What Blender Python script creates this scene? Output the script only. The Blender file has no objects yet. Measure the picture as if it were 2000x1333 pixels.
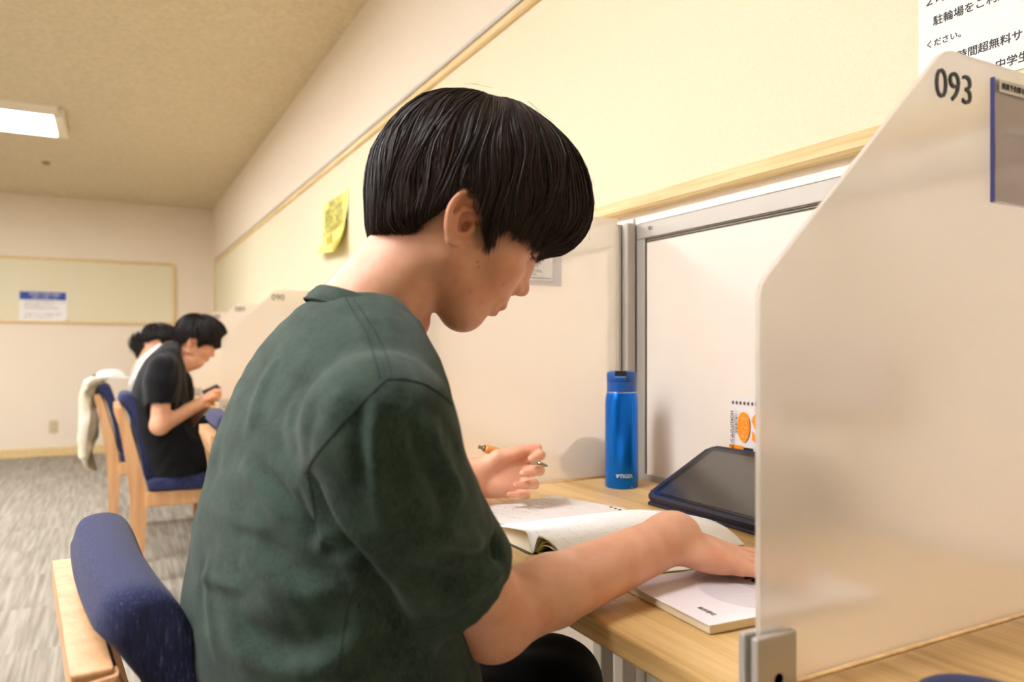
import bpy, bmesh, math, random
import numpy as np
from mathutils import Vector, Matrix
from mathutils.bvhtree import BVHTree
random.seed(7); RNG = np.random.RandomState(7)
SC = bpy.context.scene; COL = SC.collection

# ------------------------------------------------------------------ camera
FPX = 1472.0; YAW = math.radians(28.16); HC = 1.012
cam_d = bpy.data.cameras.new('camera'); cam = bpy.data.objects.new('camera', cam_d); COL.objects.link(cam)
cam.location = (0, 0, HC); cam.rotation_euler = (math.pi/2, 0, -YAW)
cam_d.sensor_width = 36; cam_d.lens = FPX/2000*36; cam_d.shift_y = 17.5/2000; cam_d.clip_start = .02
cam_d.dof.use_dof = True; cam_d.dof.focus_distance = .92; cam_d.dof.aperture_fstop = 4.8
SC.camera = cam
# ------------------------------------------------------------------ world, exposure
wd = bpy.data.worlds.new('world'); SC.world = wd; wd.use_nodes = True
wd.node_tree.nodes['Background'].inputs[0].default_value = (1, .97, .93, 1)
wd.node_tree.nodes['Background'].inputs[1].default_value = .3
SC.view_settings.view_transform = 'Standard'; SC.view_settings.look = 'None'
SC.view_settings.gamma = 1; SC.view_settings.use_curve_mapping = False
SC.view_settings.exposure = 0.2

# ------------------------------------------------------------------ camera geometry (measuring only)
FW = np.array([math.sin(YAW), math.cos(YAW), 0]); RT = np.array([math.cos(YAW), -math.sin(YAW), 0]); UPV = np.array([0, 0, 1.])
CC = np.array([0, 0, HC])
def ray(px, py): return FW + RT*(px-1000)/FPX + UPV*(684-py)/FPX
def atY(px, py, Y): r = ray(px, py); return CC + r*Y/r[1]
def atX(px, py, X): r = ray(px, py); return CC + r*X/r[0]
def atZ(px, py, Z): r = ray(px, py); return CC + r*(Z-HC)/r[2]
def atP(px, py, P0, N): r = ray(px, py); return CC + r*(((P0-CC)@N)/(r@N))

# ------------------------------------------------------------------ materials
def srgb(c):
    c = [x/255 for x in c]
    return tuple((x/12.92 if x <= .04045 else ((x+.055)/1.055)**2.4) for x in c) + (1,)
class NT:
    def __init__(s, name):
        s.m = bpy.data.materials.new(name); s.m.use_nodes = True; s.t = s.m.node_tree; s.n = s.t.nodes; s.b = s.n['Principled BSDF']
    def add(s, typ, **kw):
        n = s.n.new(typ)
        for k, v in kw.items():
            if k.startswith('i_'): n.inputs[k[2:].replace('_', ' ')].default_value = v
            else: setattr(n, k, v)
        return n
    def link(s, a, b): s.t.links.new(a, b)
    def set(s, **kw):
        for k, v in kw.items(): s.b.inputs[k.replace('_', ' ')].default_value = v
        return s
    def coord(s, scale=(1, 1, 1), kind='Object', rot=(0, 0, 0)):
        tc = s.add('ShaderNodeTexCoord'); mp = s.add('ShaderNodeMapping')
        s.link(tc.outputs[kind], mp.inputs[0]); mp.inputs['Scale'].default_value = scale; mp.inputs['Rotation'].default_value = rot
        return mp.outputs[0]
    def noise(s, vec, scale, detail=4, rough=.5):
        n = s.add('ShaderNodeTexNoise'); s.link(vec, n.inputs['Vector']); n.inputs['Scale'].default_value = scale
        n.inputs['Detail'].default_value = detail; n.inputs['Roughness'].default_value = rough; return n.outputs['Fac']
    def ramp(s, fac, stops):
        r = s.add('ShaderNodeValToRGB'); e = r.color_ramp.elements
        while len(e) < len(stops): e.new(.5)
        for i, (p, c) in enumerate(stops): e[i].position = p; e[i].color = c if len(c) == 4 else srgb(c)
        s.link(fac, r.inputs[0]); return r.outputs[0]
    def bump(s, h, strength=.3, dist=.001):
        b = s.add('ShaderNodeBump'); b.inputs['Strength'].default_value = strength; b.inputs['Distance'].default_value = dist
        s.link(h, b.inputs['Height']); s.link(b.outputs[0], s.b.inputs['Normal'])
def simple(name, col, rough=.5, metal=0, **kw):
    t = NT(name); t.set(Base_Color=srgb(col), Roughness=rough, Metallic=metal, **kw); return t.m
def noisy(name, c1, c2, scale, rough=.6, sc3=(1, 1, 1), bump=0, dist=.001, lo=.35, hi=.65, kind='Object', **kw):
    t = NT(name); v = t.coord(sc3, kind); f = t.noise(v, scale, 5)
    t.link(t.ramp(f, [(lo, c1), (hi, c2)]), t.b.inputs['Base Color']); t.set(Roughness=rough, **kw)
    if bump: t.bump(f, bump, dist)
    return t.m

# ------------------------------------------------------------------ objects
def link(o, parent=None):
    COL.objects.link(o)
    if parent: o.parent = parent
    return o
def tag(o, label=None, cat=None, group=None, kind=None):
    if label: o['label'] = label
    if cat: o['category'] = cat
    if group: o['group'] = group
    if kind: o['kind'] = kind
    return o
def empty(name, loc=(0, 0, 0), rz=0, parent=None):
    o = bpy.data.objects.new(name, None); o.location = loc; o.rotation_euler = (0, 0, rz); o.empty_display_size = .05
    return link(o, parent)
def mesh_obj(name, V, Fc, mat, parent=None, smooth=False, mats=None, mi=None):
    me = bpy.data.meshes.new(name)
    V = np.asarray(V, dtype=np.float32)
    if isinstance(Fc, np.ndarray) and len(Fc):
        n = Fc.shape[1]; me.vertices.add(len(V)); me.vertices.foreach_set('co', V.ravel())
        me.loops.add(Fc.size); me.loops.foreach_set('vertex_index', Fc.astype(np.int32).ravel())
        me.polygons.add(len(Fc)); me.polygons.foreach_set('loop_start', np.arange(0, Fc.size, n, dtype=np.int32))
        me.polygons.foreach_set('loop_total', np.full(len(Fc), n, dtype=np.int32)); me.update(calc_edges=True); me.validate()
    else: me.from_pydata([tuple(map(float, v)) for v in V], [], [tuple(map(int, f)) for f in Fc]); me.update()
    for m in ([mat] if mats is None else mats): me.materials.append(m)
    if smooth: me.polygons.foreach_set('use_smooth', [True]*len(me.polygons))
    if mi is not None: me.polygons.foreach_set('material_index', np.asarray(mi, dtype=np.int32))
    return link(bpy.data.objects.new(name, me), parent)
class MB:
    """collects shapes into one bmesh"""
    def __init__(s): s.bm = bmesh.new()
    def box(s, a, b, bev=0, seg=2, M=None):
        r = bmesh.ops.create_cube(s.bm, size=1); vs = r['verts']
        c = [(a[i]+b[i])/2 for i in range(3)]; d = [abs(b[i]-a[i]) for i in range(3)]
        for v in vs: v.co = Vector((c[0]+v.co.x*d[0], c[1]+v.co.y*d[1], c[2]+v.co.z*d[2]))
        if bev:
            es = list({e for v in vs for e in v.link_edges})
            rr = bmesh.ops.bevel(s.bm, geom=es, offset=bev, segments=seg, affect='EDGES', profile=.5)
            vs = list({v for f in rr['faces'] for v in f.verts} | {v for v in vs if v.is_valid})
            fs = {f for v in vs for f in v.link_faces}; vs = list({v for f in fs for v in f.verts})
        if M is not None:
            for v in vs: v.co = M @ v.co
        return s
    def prism(s, poly, n0, n1, axis=2, bev=0, M=None):
        """poly: 2D points; extruded along axis between n0 and n1"""
        def mk(p, h):
            if axis == 2: return Vector((p[0], p[1], h))
            if axis == 1: return Vector((p[0], h, p[1]))
            return Vector((h, p[0], p[1]))
        v0 = [s.bm.verts.new(mk(p, n0)) for p in poly]; v1 = [s.bm.verts.new(mk(p, n1)) for p in poly]
        n = len(poly); fs = [s.bm.faces.new(v0), s.bm.faces.new(v1[::-1])]
        for i in range(n): fs.append(s.bm.faces.new((v0[i], v0[(i+1) % n], v1[(i+1) % n], v1[i])))
        vs = v0+v1
        if bev:
            es = list({e for f in fs[:2] for e in f.edges})
            rr = bmesh.ops.bevel(s.bm, geom=es, offset=bev, segments=2, affect='EDGES', profile=.5)
            vs = list({v for v in vs if v.is_valid} | {v for f in rr['faces'] for v in f.verts})
        if M is not None:
            for v in vs: v.co = M @ v.co
        return s
    def lathe(s, prof, seg=48, M=None):
        rings = []
        for r, z in prof:
            if r < 1e-6: rings.append([s.bm.verts.new((0, 0, z))])
            else: rings.append([s.bm.verts.new((r*math.cos(2*math.pi*i/seg), r*math.sin(2*math.pi*i/seg), z)) for i in range(seg)])
        for a, b in zip(rings[:-1], rings[1:]):
            for i in range(seg):
                j = (i+1) % seg
                if len(a) == 1 and len(b) == 1: continue
                if len(a) == 1: s.bm.faces.new((a[0], b[j], b[i]))
                elif len(b) == 1: s.bm.faces.new((a[i], a[j], b[0]))
                else: s.bm.faces.new((a[i], a[j], b[j], b[i]))
        if M is not None:
            for r in rings:
                for v in r: v.co = M @ v.co
        return s
    def tube(s, pts, rad, seg=8):
        pts = [Vector(p) for p in pts]; n = len(pts); rad = rad if hasattr(rad, '__len__') else [rad]*n
        prev = None; rings = []
        for i, p in enumerate(pts):
            t = (pts[min(i+1, n-1)]-pts[max(i-1, 0)]).normalized()
            if prev is None: u = t.orthogonal().normalized()
            else: u = (prev - t*prev.dot(t)).normalized()
            prev = u; w = t.cross(u)
            rings.append([s.bm.verts.new(p+(u*math.cos(2*math.pi*k/seg)+w*math.sin(2*math.pi*k/seg))*rad[i]) for k in range(seg)])
        for a, b in zip(rings[:-1], rings[1:]):
            for k in range(seg): s.bm.faces.new((a[k], a[(k+1) % seg], b[(k+1) % seg], b[k]))
        s.bm.faces.new(rings[0][::-1]); s.bm.faces.new(rings[-1]); return s
    def build(s, name, mat, parent=None, smooth=False, sub=0):
        bmesh.ops.recalc_face_normals(s.bm, faces=s.bm.faces[:])
        me = bpy.data.meshes.new(name); s.bm.to_mesh(me); s.bm.free()
        me.materials.append(mat)
        if smooth: me.polygons.foreach_set('use_smooth', [True]*len(me.polygons))
        o = link(bpy.data.objects.new(name, me), parent)
        if smooth == 'auto':
            me.set_sharp_from_angle(angle=math.radians(35))
        if sub:
            m = o.modifiers.new('s', 'SUBSURF'); m.levels = sub; m.render_levels = sub
        return o
def rot(axis, deg): return Matrix.Rotation(math.radians(deg), 4, axis)
def text_obj(name, body, size, mat, M, parent=None, extrude=.0004, bold=0, align='LEFT', label=None):
    cu = bpy.data.curves.new(name, 'FONT'); cu.body = body; cu.size = size; cu.extrude = extrude; cu.align_x = align
    cu.offset = bold; cu.resolution_u = 3; cu.materials.append(mat)
    tmp = bpy.data.objects.new(name+'_t', cu); COL.objects.link(tmp)
    bpy.context.view_layer.update(); dg = bpy.context.evaluated_depsgraph_get()
    me = bpy.data.meshes.new_from_object(tmp.evaluated_get(dg)); bpy.data.objects.remove(tmp); bpy.data.curves.remove(cu)
    me.name = name; me.transform(M)
    if not me.materials: me.materials.append(mat)
    return link(bpy.data.objects.new(name, me), parent)
def frame_M(o, ex, ey, ez=None):
    """matrix whose columns are the given axes"""
    ex = Vector(ex).normalized(); ey = Vector(ey).normalized(); ez = ex.cross(ey)
    M = Matrix.Identity(4)
    for i in range(3): M[i][0] = ex[i]; M[i][1] = ey[i]; M[i][2] = ez[i]; M[i][3] = o[i]
    return M

# ------------------------------------------------------------------ implicit surfaces
def dot3(P, v): return P[0]*v[0]+P[1]*v[1]+P[2]*v[2]
def f_ell(P, c, r, R=None):
    x, y, z = P[0]-c[0], P[1]-c[1], P[2]-c[2]
    if R is not None:
        R = np.asarray(R); x, y, z = (x*R[0][0]+y*R[0][1]+z*R[0][2], x*R[1][0]+y*R[1][1]+z*R[1][2], x*R[2][0]+y*R[2][1]+z*R[2][2])
    a = np.sqrt((x/r[0])**2+(y/r[1])**2+(z/r[2])**2); b = np.sqrt((x/r[0]**2)**2+(y/r[1]**2)**2+(z/r[2]**2)**2)
    return a*(a-1)/np.maximum(b, 1e-9)
def f_cone(P, a, b, ra, rb):
    a = np.asarray(a, float); b = np.asarray(b, float); d = b-a; L2 = d@d
    x, y, z = P[0]-a[0], P[1]-a[1], P[2]-a[2]
    t = np.clip((x*d[0]+y*d[1]+z*d[2])/L2, 0, 1)
    return np.sqrt((x-t*d[0])**2+(y-t*d[1])**2+(z-t*d[2])**2)-(ra+(rb-ra)*t)
def smin(a, b, k):
    if k <= 0: return np.minimum(a, b)
    h = np.maximum(k-np.abs(a-b), 0)/k
    return np.minimum(a, b)-h*h*k*.25
def smax(a, b, k): return -smin(-a, -b, k)
class Field:
    def __init__(s, lo, hi, h):
        s.lo = np.array(lo, float); s.h = h; s.n = np.ceil((np.array(hi)-s.lo)/h).astype(int)+1
        s.ax = [(s.lo[i]+h*np.arange(s.n[i])).astype(np.float32) for i in range(3)]
        s.F = np.full(s.n, 1.0, np.float32)
    def sub(s, lo, hi):
        i0 = np.maximum(np.floor((np.array(lo)-s.lo)/s.h).astype(int), 0); i1 = np.minimum(np.ceil((np.array(hi)-s.lo)/s.h).astype(int)+1, s.n)
        if (i1 <= i0).any(): return None, None
        sl = tuple(slice(a, b) for a, b in zip(i0, i1))
        P = (s.ax[0][sl[0]][:, None, None], s.ax[1][sl[1]][None, :, None], s.ax[2][sl[2]][None, None, :])
        return sl, P
    def op(s, fn, lo, hi, k=.01, mode='u'):
        m = k+.03
        sl, P = s.sub(np.array(lo)-m, np.array(hi)+m)
        if sl is None: return s
        g = fn(P).astype(np.float32); A = s.F[sl]; g = np.broadcast_to(g, A.shape)
        s.F[sl] = smin(A, g, k) if mode == 'u' else smax(A, -g, k)
        return s
    def ell(s, c, r, k=.01, mode='u', R=None):
        c = np.array(c, float); q = np.array([max(r)]*3) if R is not None else np.array(r)
        return s.op(lambda P: f_ell(P, c, r, R), c-q, c+q, k, mode)
    def cone(s, a, b, ra, rb=None, k=.01, mode='u'):
        rb = ra if rb is None else rb; a = np.array(a, float); b = np.array(b, float); r = max(ra, rb)
        return s.op(lambda P: f_cone(P, a, b, ra, rb), np.minimum(a, b)-r, np.maximum(a, b)+r, k, mode)
    def chain(s, pts, rad, k=.004, mode='u'):
        for i in range(len(pts)-1): s.cone(pts[i], pts[i+1], rad[i], rad[i+1], k, mode)
        return s
    def mesh(s, smooth=2):
        V, Fq = surfnet(s.F, s.lo, s.h)
        return lap(V, Fq, smooth), Fq
def surfnet(F, lo, h):
    S = F < 0; n = F.shape
    c = np.zeros((n[0]-1, n[1]-1, n[2]-1), np.int8)
    for i in (0, 1):
        for j in (0, 1):
            for k in (0, 1): c += S[i:n[0]-1+i, j:n[1]-1+j, k:n[2]-1+k]
    act = np.argwhere((c > 0) & (c < 8)); idx = np.full(c.shape, -1, np.int32); idx[tuple(act.T)] = np.arange(len(act))
    acc = np.zeros((len(act), 3)); cnt = np.zeros(len(act))
    for ax in range(3):
        o = [a for a in range(3) if a != ax]
        for p in (0, 1):
            for q in (0, 1):
                A = act.copy(); A[:, o[0]] += p; A[:, o[1]] += q; B = A.copy(); B[:, ax] += 1
                fa = F[tuple(A.T)]; fb = F[tuple(B.T)]; m = (fa < 0) != (fb < 0)
                t = np.where(m, fa/np.where(m, fa-fb, 1), 0)
                pos = A.astype(float); pos[:, ax] += t; acc[m] += pos[m]; cnt[m] += 1
    V = acc/cnt[:, None]*h+lo
    quads = []
    for ax in range(3):
        sl0 = [slice(1, n[a]-1) for a in range(3)]; sl0[ax] = slice(0, n[ax]-1); sl1 = list(sl0); sl1[ax] = slice(1, n[ax])
        a = S[tuple(sl0)]; b = S[tuple(sl1)]; o1, o2 = (ax+1) % 3, (ax+2) % 3
        for inv in (0, 1):
            e = np.argwhere((a & ~b) if not inv else (~a & b)); off = np.array([1, 1, 1]); off[ax] = 0; e = e+off
            def g(d1, d2):
                q = e.copy(); q[:, o1] -= d1; q[:, o2] -= d2; return idx[tuple(q.T)]
            Q = np.stack([g(1, 1), g(0, 1), g(0, 0), g(1, 0)], 1)
            if inv: Q = Q[:, ::-1]
            quads.append(Q)
    Q = np.concatenate(quads); Q = Q[(Q >= 0).all(1)]
    return V, Q
def lap(V, Q, it, w=.5):
    E = np.concatenate([Q[:, [0, 1]], Q[:, [1, 2]], Q[:, [2, 3]], Q[:, [3, 0]]])
    a = np.concatenate([E[:, 0], E[:, 1]]); b = np.concatenate([E[:, 1], E[:, 0]]); cnt = np.bincount(a, minlength=len(V)).astype(float); cnt[cnt == 0] = 1
    for _ in range(it):
        M = np.stack([np.bincount(a, weights=V[b, i], minlength=len(V)) for i in range(3)], 1)/cnt[:, None]
        V = V+(M-V)*w
    return V
def vnormals(V, Q):
    n = np.cross(V[Q[:, 2]]-V[Q[:, 0]], V[Q[:, 3]]-V[Q[:, 1]]); N = np.zeros_like(V)
    for i in range(4):
        for k in range(3): N[:, k] += np.bincount(Q[:, i], weights=n[:, k], minlength=len(V))
    return N/np.maximum(np.linalg.norm(N, axis=1, keepdims=True), 1e-12)
def join(parts):
    Vs, Qs, o = [], [], 0
    for V, Q in parts: Vs.append(V); Qs.append(Q+o); o += len(V)
    return np.concatenate(Vs), np.concatenate(Qs)
def seg_dist(P, pts):
    """distance of points to a polyline, and the running parameter"""
    best = np.full(len(P), 9.); par = np.zeros(len(P)); n = len(pts)-1
    for i in range(n):
        a = np.asarray(pts[i]); d = np.asarray(pts[i+1])-a; t = np.clip(((P-a)@d)/(d@d), 0, 1)
        q = np.linalg.norm(P-a-t[:, None]*d, axis=1); m = q < best; best[m] = q[m]; par[m] = (i+t[m])/n
    return best, par
def smooth_line(pts, n=8):
    """catmull-rom"""
    p = [np.array(q, float) for q in pts]; p = [2*p[0]-p[1]]+p+[2*p[-1]-p[-2]]; out = []
    for i in range(1, len(p)-2):
        for k in range(n):
            t = k/n; out.append(.5*((2*p[i])+(p[i+1]-p[i-1])*t+(2*p[i-1]-5*p[i]+4*p[i+1]-p[i+2])*t*t+(3*p[i]-p[i-1]-3*p[i+1]+p[i+2])*t**3))
    out.append(p[-2]); return out
def vcolor(o, name, rgb):
    at = o.data.color_attributes.new(name, 'FLOAT_COLOR', 'POINT'); n = len(o.data.vertices)
    c = np.ones((n, 4), np.float32); c[:, :3] = rgb; at.data.foreach_set('color', c.ravel())
# ------------------------------------------------------------------ heads (canonical frame: x forward, y up, z to the person's right)
def head_field(h, neck=.25, ears=True, bb=None):
    f = Field(bb[0] if bb else (-.115, -neck, -.1), bb[1] if bb else (.125, .105, .1), h)
    f.ell((-.006, .004, 0), (.089, .087, .0735), 0)
    f.ell((.03, -.028, 0), (.060, .072, .061), .02)
    f.ell((.050, -.066, 0), (.038, .036, .040), .02)
    f.ell((.0635, -.100, 0), (.0175, .0155, .019), .018)
    for s in (-1, 1):
        f.cone((.058, -.098, s*.014), (.008, -.068, s*.048), .0165, .018, .022)
        f.cone((.008, -.068, s*.048), (-.004, -.03, s*.056), .018, .016, .02)
        f.ell((.052, -.038, s*.038), (.026, .022, .024), .018)
        f.ell((.074, .006, s*.022), (.014, .009, .026), .012)
        f.ell((.089, -.0175, s*.031), (.013, .0085, .015), .012, 's')
        f.ell((.0655, -.0165, s*.0305), (.0145, .0125, .0145), .004)
    f.cone((.0845, -.008, 0), (.0925, -.036, 0), .0048, .0085, .010)
    f.ell((.0955, -.0395, 0), (.0098, .0082, .0088), .006)
    for s in (-1, 1):
        f.ell((.0885, -.0445, s*.0115), (.0092, .0068, .0062), .005)
        f.ell((.093, -.0505, s*.0062), (.0042, .0028, .0026), .0015, 's')
    # mouth
    f.ell((.082, -.066, 0), (.0105, .013, .022), .008)
    f.ell((.0875, -.0675, 0), (.0085, .0052, .017), .004)
    f.ell((.0845, -.0790, 0), (.0082, .0056, .0145), .004)
    for s in (-1, 1): f.ell((.080, -.0735, s*.018), (.006, .0035, .007), .004)
    f.chain([(.0975, -.0733, 0), (.0915, -.0735, .012), (.082, -.0745, .0235)], [.0011, .0011, .0008], .0015, 's')
    f.chain([(.0975, -.0733, 0), (.0915, -.0735, -.012), (.082, -.0745, -.0235)], [.0011, .0011, .0008], .0015, 's')
    f.ell((.094, -.0885, 0), (.009, .004, .013), .006, 's')
    # neck
    if neck > .12:
        f.op(lambda P: f_ell((P[0]-P[1]*.045, P[1]*.06, P[2]), (-.009, -.004, 0), (.0475, .0475, .053)), (-.07, -.3, -.06), (.05, -.03, .06), .018)
        for s in (-1, 1): f.cone((-.02, -.045, s*.048), (.02, -.19, s*.012), .012, .012, .02)
        f.ell((.036, -.142, 0), (.010, .014, .009), .014)
    if ears:
        for s in (-1, 1):
            z0 = .0715; be = math.radians(26); tb = math.tan(be)
            q = lambda x, y, w=0: (x, y, s*(z0+w+(.0135-x)*tb*.9))
            R1 = np.array([[math.cos(be), 0, -s*math.sin(be)], [0, 1, 0], [s*math.sin(be), 0, math.cos(be)]]); R2 = np.array([[.97, .24, 0], [-.24, .97, 0], [0, 0, 1]]); RR = R2 @ R1
            f.ell(q(-.001, -.0375, 0), (.0165, .0275, .0036), .003, R=RR)
            H = [q(.0110, -.034, -.001), q(.0135, -.022, .0035)]+[np.array(p) for p in smooth_line([q(.0135, -.022, .0035), q(.009, -.0125, .0045), q(-.002, -.0095, .005), q(-.0125, -.0165, .0052), q(-.0175, -.029, .0052), q(-.0165, -.043, .0045), q(-.0085, -.0555, .0035), q(.0015, -.064, .001)], 4)][1:]
            f.chain([q(-.003, -.0165, .0042), q(-.0095, -.0220, .0044), q(-.0128, -.031, .0044), q(-.0118, -.042, .0042), q(-.0065, -.051, .0036)], [.0018, .0023, .0024, .0022, .0016], .0015, 's')
            f.chain(H, [.0024]+list(np.interp(np.linspace(0, 1, len(H)-1), [0, .15, .7, .85, 1], [.0031, .0033, .0033, .0040, .0046])), .001)
            f.ell(q(.0040, -.0225, .0048), (.0066, .0054, .0048), .002, 's', R=RR)
            f.ell(q(.0030, -.0415, .0050), (.0084, .0122, .0095), .0015, 's', R=RR)
            f.chain([q(.0095, -.0300, .0005), q(.001, -.0295, .0035), q(-.0065, -.0345, .0042), q(-.0080, -.044, .0038), q(-.0015, -.0530, .0030)], [.0018, .0023, .0026, .0026, .0026], .0025)
            f.ell(q(.0118, -.0425, .0030), (.0040, .0062, .0036), .003)
            f.ell(q(.0062, -.0430, -.002), (.0038, .0058, .008), .0015, 's')
            f.cone(q(.003, -.0635, .001), q(.009, -.060, -.001), .0044, .005, .004)
    return f
def head_xf(H0, yaw, pitch):
    """returns a function canonical -> world"""
    F_ = np.array([math.cos(yaw), math.sin(yaw), 0]); S_ = np.array([math.sin(yaw), -math.cos(yaw), 0]); cp, sp = math.cos(pitch), math.sin(pitch)
    ex = F_*cp - UPV*sp; ey = F_*sp+UPV*cp
    B = np.stack([ex, ey, S_]); return (lambda P: np.asarray(P) @ B + H0), B
def in_poly(x, y, poly):
    inside = np.zeros(x.shape, bool); n = len(poly)
    for i in range(n):
        x0, y0 = poly[i]; x1, y1 = poly[(i+1) % n]
        c = ((y0 > y) != (y1 > y)); xi = (x1-x0)*(y-y0)/((y1-y0) if y1 != y0 else 1e-9)+x0
        inside ^= c & (x < xi)
    return inside
def hair_system(name, outline, lower, xf, mat, parent, n=12000, width=.0006, whorl=(-.5, .86, .12), W=.0955, shell=True, segs=14, seed=3, clump=.5, jitter=.006, messy=1.0):
    """outline: profile polyline of the hair (fringe -> crown -> nape); lower: polyline of the cut edge (nape -> fringe)"""
    rng = np.random.RandomState(seed)
    o = np.array(outline); ph = np.unwrap(np.arctan2(o[:, 1], o[:, 0])); rr = np.hypot(o[:, 0], o[:, 1])
    ph = np.concatenate([[ph[0]-1.2, ph[0]-.35], ph, [ph[-1]+.35, ph[-1]+1.2]]); rr = np.concatenate([[.085, .088], rr, [.085, .08]])
    def R(d):
        rho = np.hypot(d[..., 0], d[..., 1]); a = np.arctan2(d[..., 1], d[..., 0]); a = np.where(a < ph[0], a+2*np.pi, a)
        rp = np.interp(a, ph, rr)
        return 1/(((rho/rp)**2.3+(np.abs(d[..., 2])/W)**2.3)**(1/2.3))
    c0 = np.array([0, 0]); out2 = [tuple(np.array(p)*1.5) for p in outline]
    poly = out2+list(lower)
    w = np.array(whorl, float); w /= np.linalg.norm(w); e1 = np.cross(w, [0, 0, 1.]); e1 /= np.linalg.norm(e1); e2 = np.cross(w, e1)
    def path(al, t, spiral=.35):
        a = al+spiral*np.exp(-t*2.5)
        return np.cos(t)[..., None]*w+np.sin(t)[..., None]*(np.cos(a)[..., None]*e1+np.sin(a)[..., None]*e2)
    objs = []
    T = np.linspace(0, np.pi*.98, 120)
    if shell:
        NA = 160; al = np.linspace(0, 2*np.pi, NA, endpoint=False)
        D = path(al[:, None]+0*T[None], T[None]+0*al[:, None]); P = D*(R(D)*.955)[..., None]
        ins = in_poly(P[..., 0], P[..., 1]-.001, poly); tend = np.array([T[(np.argmin(i) if not i.all() else len(T)-1)] if i[0] else 0 for i in ins])
        NTt = 48; V = []; 
        for k in range(NTt+1):
            t = tend*k/NTt; D = path(al, t); V.append(D*(R(D)*.955)[..., None])
        for k in range(NTt, -1, -6):
            t = tend*k/NTt; D = path(al, t); V.append(D*(R(D)*(.80))[..., None])
        V = np.array(V); nr = V.shape[0]; V = V.reshape(-1, 3); Q = []
        for k in range(nr-1):
            for i in range(NA): j = (i+1) % NA; Q.append((k*NA+i, k*NA+j, (k+1)*NA+j, (k+1)*NA+i))
        parts = (V, np.array(Q))
    # strands
    ncl = max(n//14, 1); cal = rng.rand(ncl)*2*np.pi
    ci = rng.randint(0, ncl, n); al = rng.rand(n)*2*np.pi
    own = al; ca = cal[np.argmin(np.abs(((cal[None]-al[:, None])+np.pi) % (2*np.pi)-np.pi), 1)] if n*ncl < 3e7 else al
    dca = ((ca-al+np.pi) % (2*np.pi))-np.pi
    TT = T[None]+0*al[:, None]
    D = path(al[:, None]+dca[:, None]*clump*(TT/np.pi), TT); rad = .955+.05*rng.rand(n)[:, None]; P = D*(R(D)*rad)[..., None]
    ins = in_poly(P[..., 0], P[..., 1]+((rng.rand(n)[:, None]-.5)*jitter+(rng.rand(240)[(al*240/(2*np.pi)).astype(int) % 240][:, None]-.6)*jitter*.9), poly)
    first = np.where(ins.all(1), len(T)-1, np.argmin(ins, 1)); tend = T[first]
    ok = ins[:, 0] & (tend > .15); al = al[ok]; dca = dca[ok]; tend = tend[ok]; rad = rad[ok]; m = ok.sum()
    t0 = np.minimum(rng.rand(m)**1.0*tend*.85, tend-.12); t0[rng.rand(m) < .3] = .02
    tt = t0[:, None]+(tend-t0)[:, None]*np.linspace(0, 1, segs)[None]
    wob = (rng.randn(m)[:, None]*.030*np.sin(tt*rng.uniform(1, 3, m)[:, None]+rng.rand(m)[:, None]*6)+.05*np.sin(al[:, None]*9+tt*4)*np.sin(tt*2.6+al[:, None]*3))*messy
    D = path(al[:, None]+dca[:, None]*clump*(tt/np.pi)+wob+dca[:, None]*.4*np.linspace(0, 1, segs)[None]**3, tt)
    lift = np.linspace(0, 1, segs)[None]
    rr_ = rad*(1-.03*(1-lift)**2)+(.012*rng.randn(m)[:, None]*lift**2)*messy*.6+.006*np.sin(np.cos(al*23)[:, None]*3+tt*3)*.6+.004*np.sin(al*61)[:, None]*lift
    P = D*(R(D)*rr_)[..., None]
    tang = np.gradient(P, axis=1); tang /= np.linalg.norm(tang, axis=2, keepdims=True)+1e-12
    nrm = D+.95*rng.randn(m, 3)[:, None]; side = np.cross(tang, nrm); side /= np.linalg.norm(side, axis=2, keepdims=True)+1e-12
    wd_ = width*(.6+.8*rng.rand(m))[:, None]*np.interp(np.linspace(0, 1, segs), [0, .1, .75, 1], [.4, 1, .9, .15])[None]
    A = P-side*wd_[..., None]; B_ = P+side*wd_[..., None]; V2 = np.stack([A, B_], 2).reshape(-1, 3)
    base = (np.arange(m)*segs*2)[:, None]+(np.arange(segs-1)*2)[None]; base = base.ravel(); Q2 = np.stack([base, base+1, base+3, base+2], 1)
    V, Q = join([parts, (V2, Q2)]) if shell else (V2, Q2)
    ob = mesh_obj(name, xf(V), Q, mat, parent, smooth=True)
    # per-strand tone (the hair's own colour variation)
    tone = rng.rand(m)[:, None]+np.zeros((1, segs*2)); tone = tone.ravel()
    if shell: tone = np.concatenate([np.full(len(parts[0]), .25), tone])
    vcolor(ob, 'tone', np.stack([tone]*3, 1))
    return ob
def hair_mat(name, c1, c2, rough=.5):
    t = NT(name); a = t.add('ShaderNodeVertexColor', layer_name='tone')
    t.link(t.ramp(a.outputs[0], [(0, c1), (.8, c2), (1, tuple(min(255, x*1.5) for x in c2))]), t.b.inputs['Base Color'])
    t.set(Roughness=rough); t.b.inputs['Specular IOR Level'].default_value = .32
    return t.m
M_HAIR = hair_mat('dark_brown_hair', (12, 8, 6), (50, 35, 27)); M_HAIR2 = hair_mat('black_hair', (10, 7, 6), (26, 19, 16))
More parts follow.
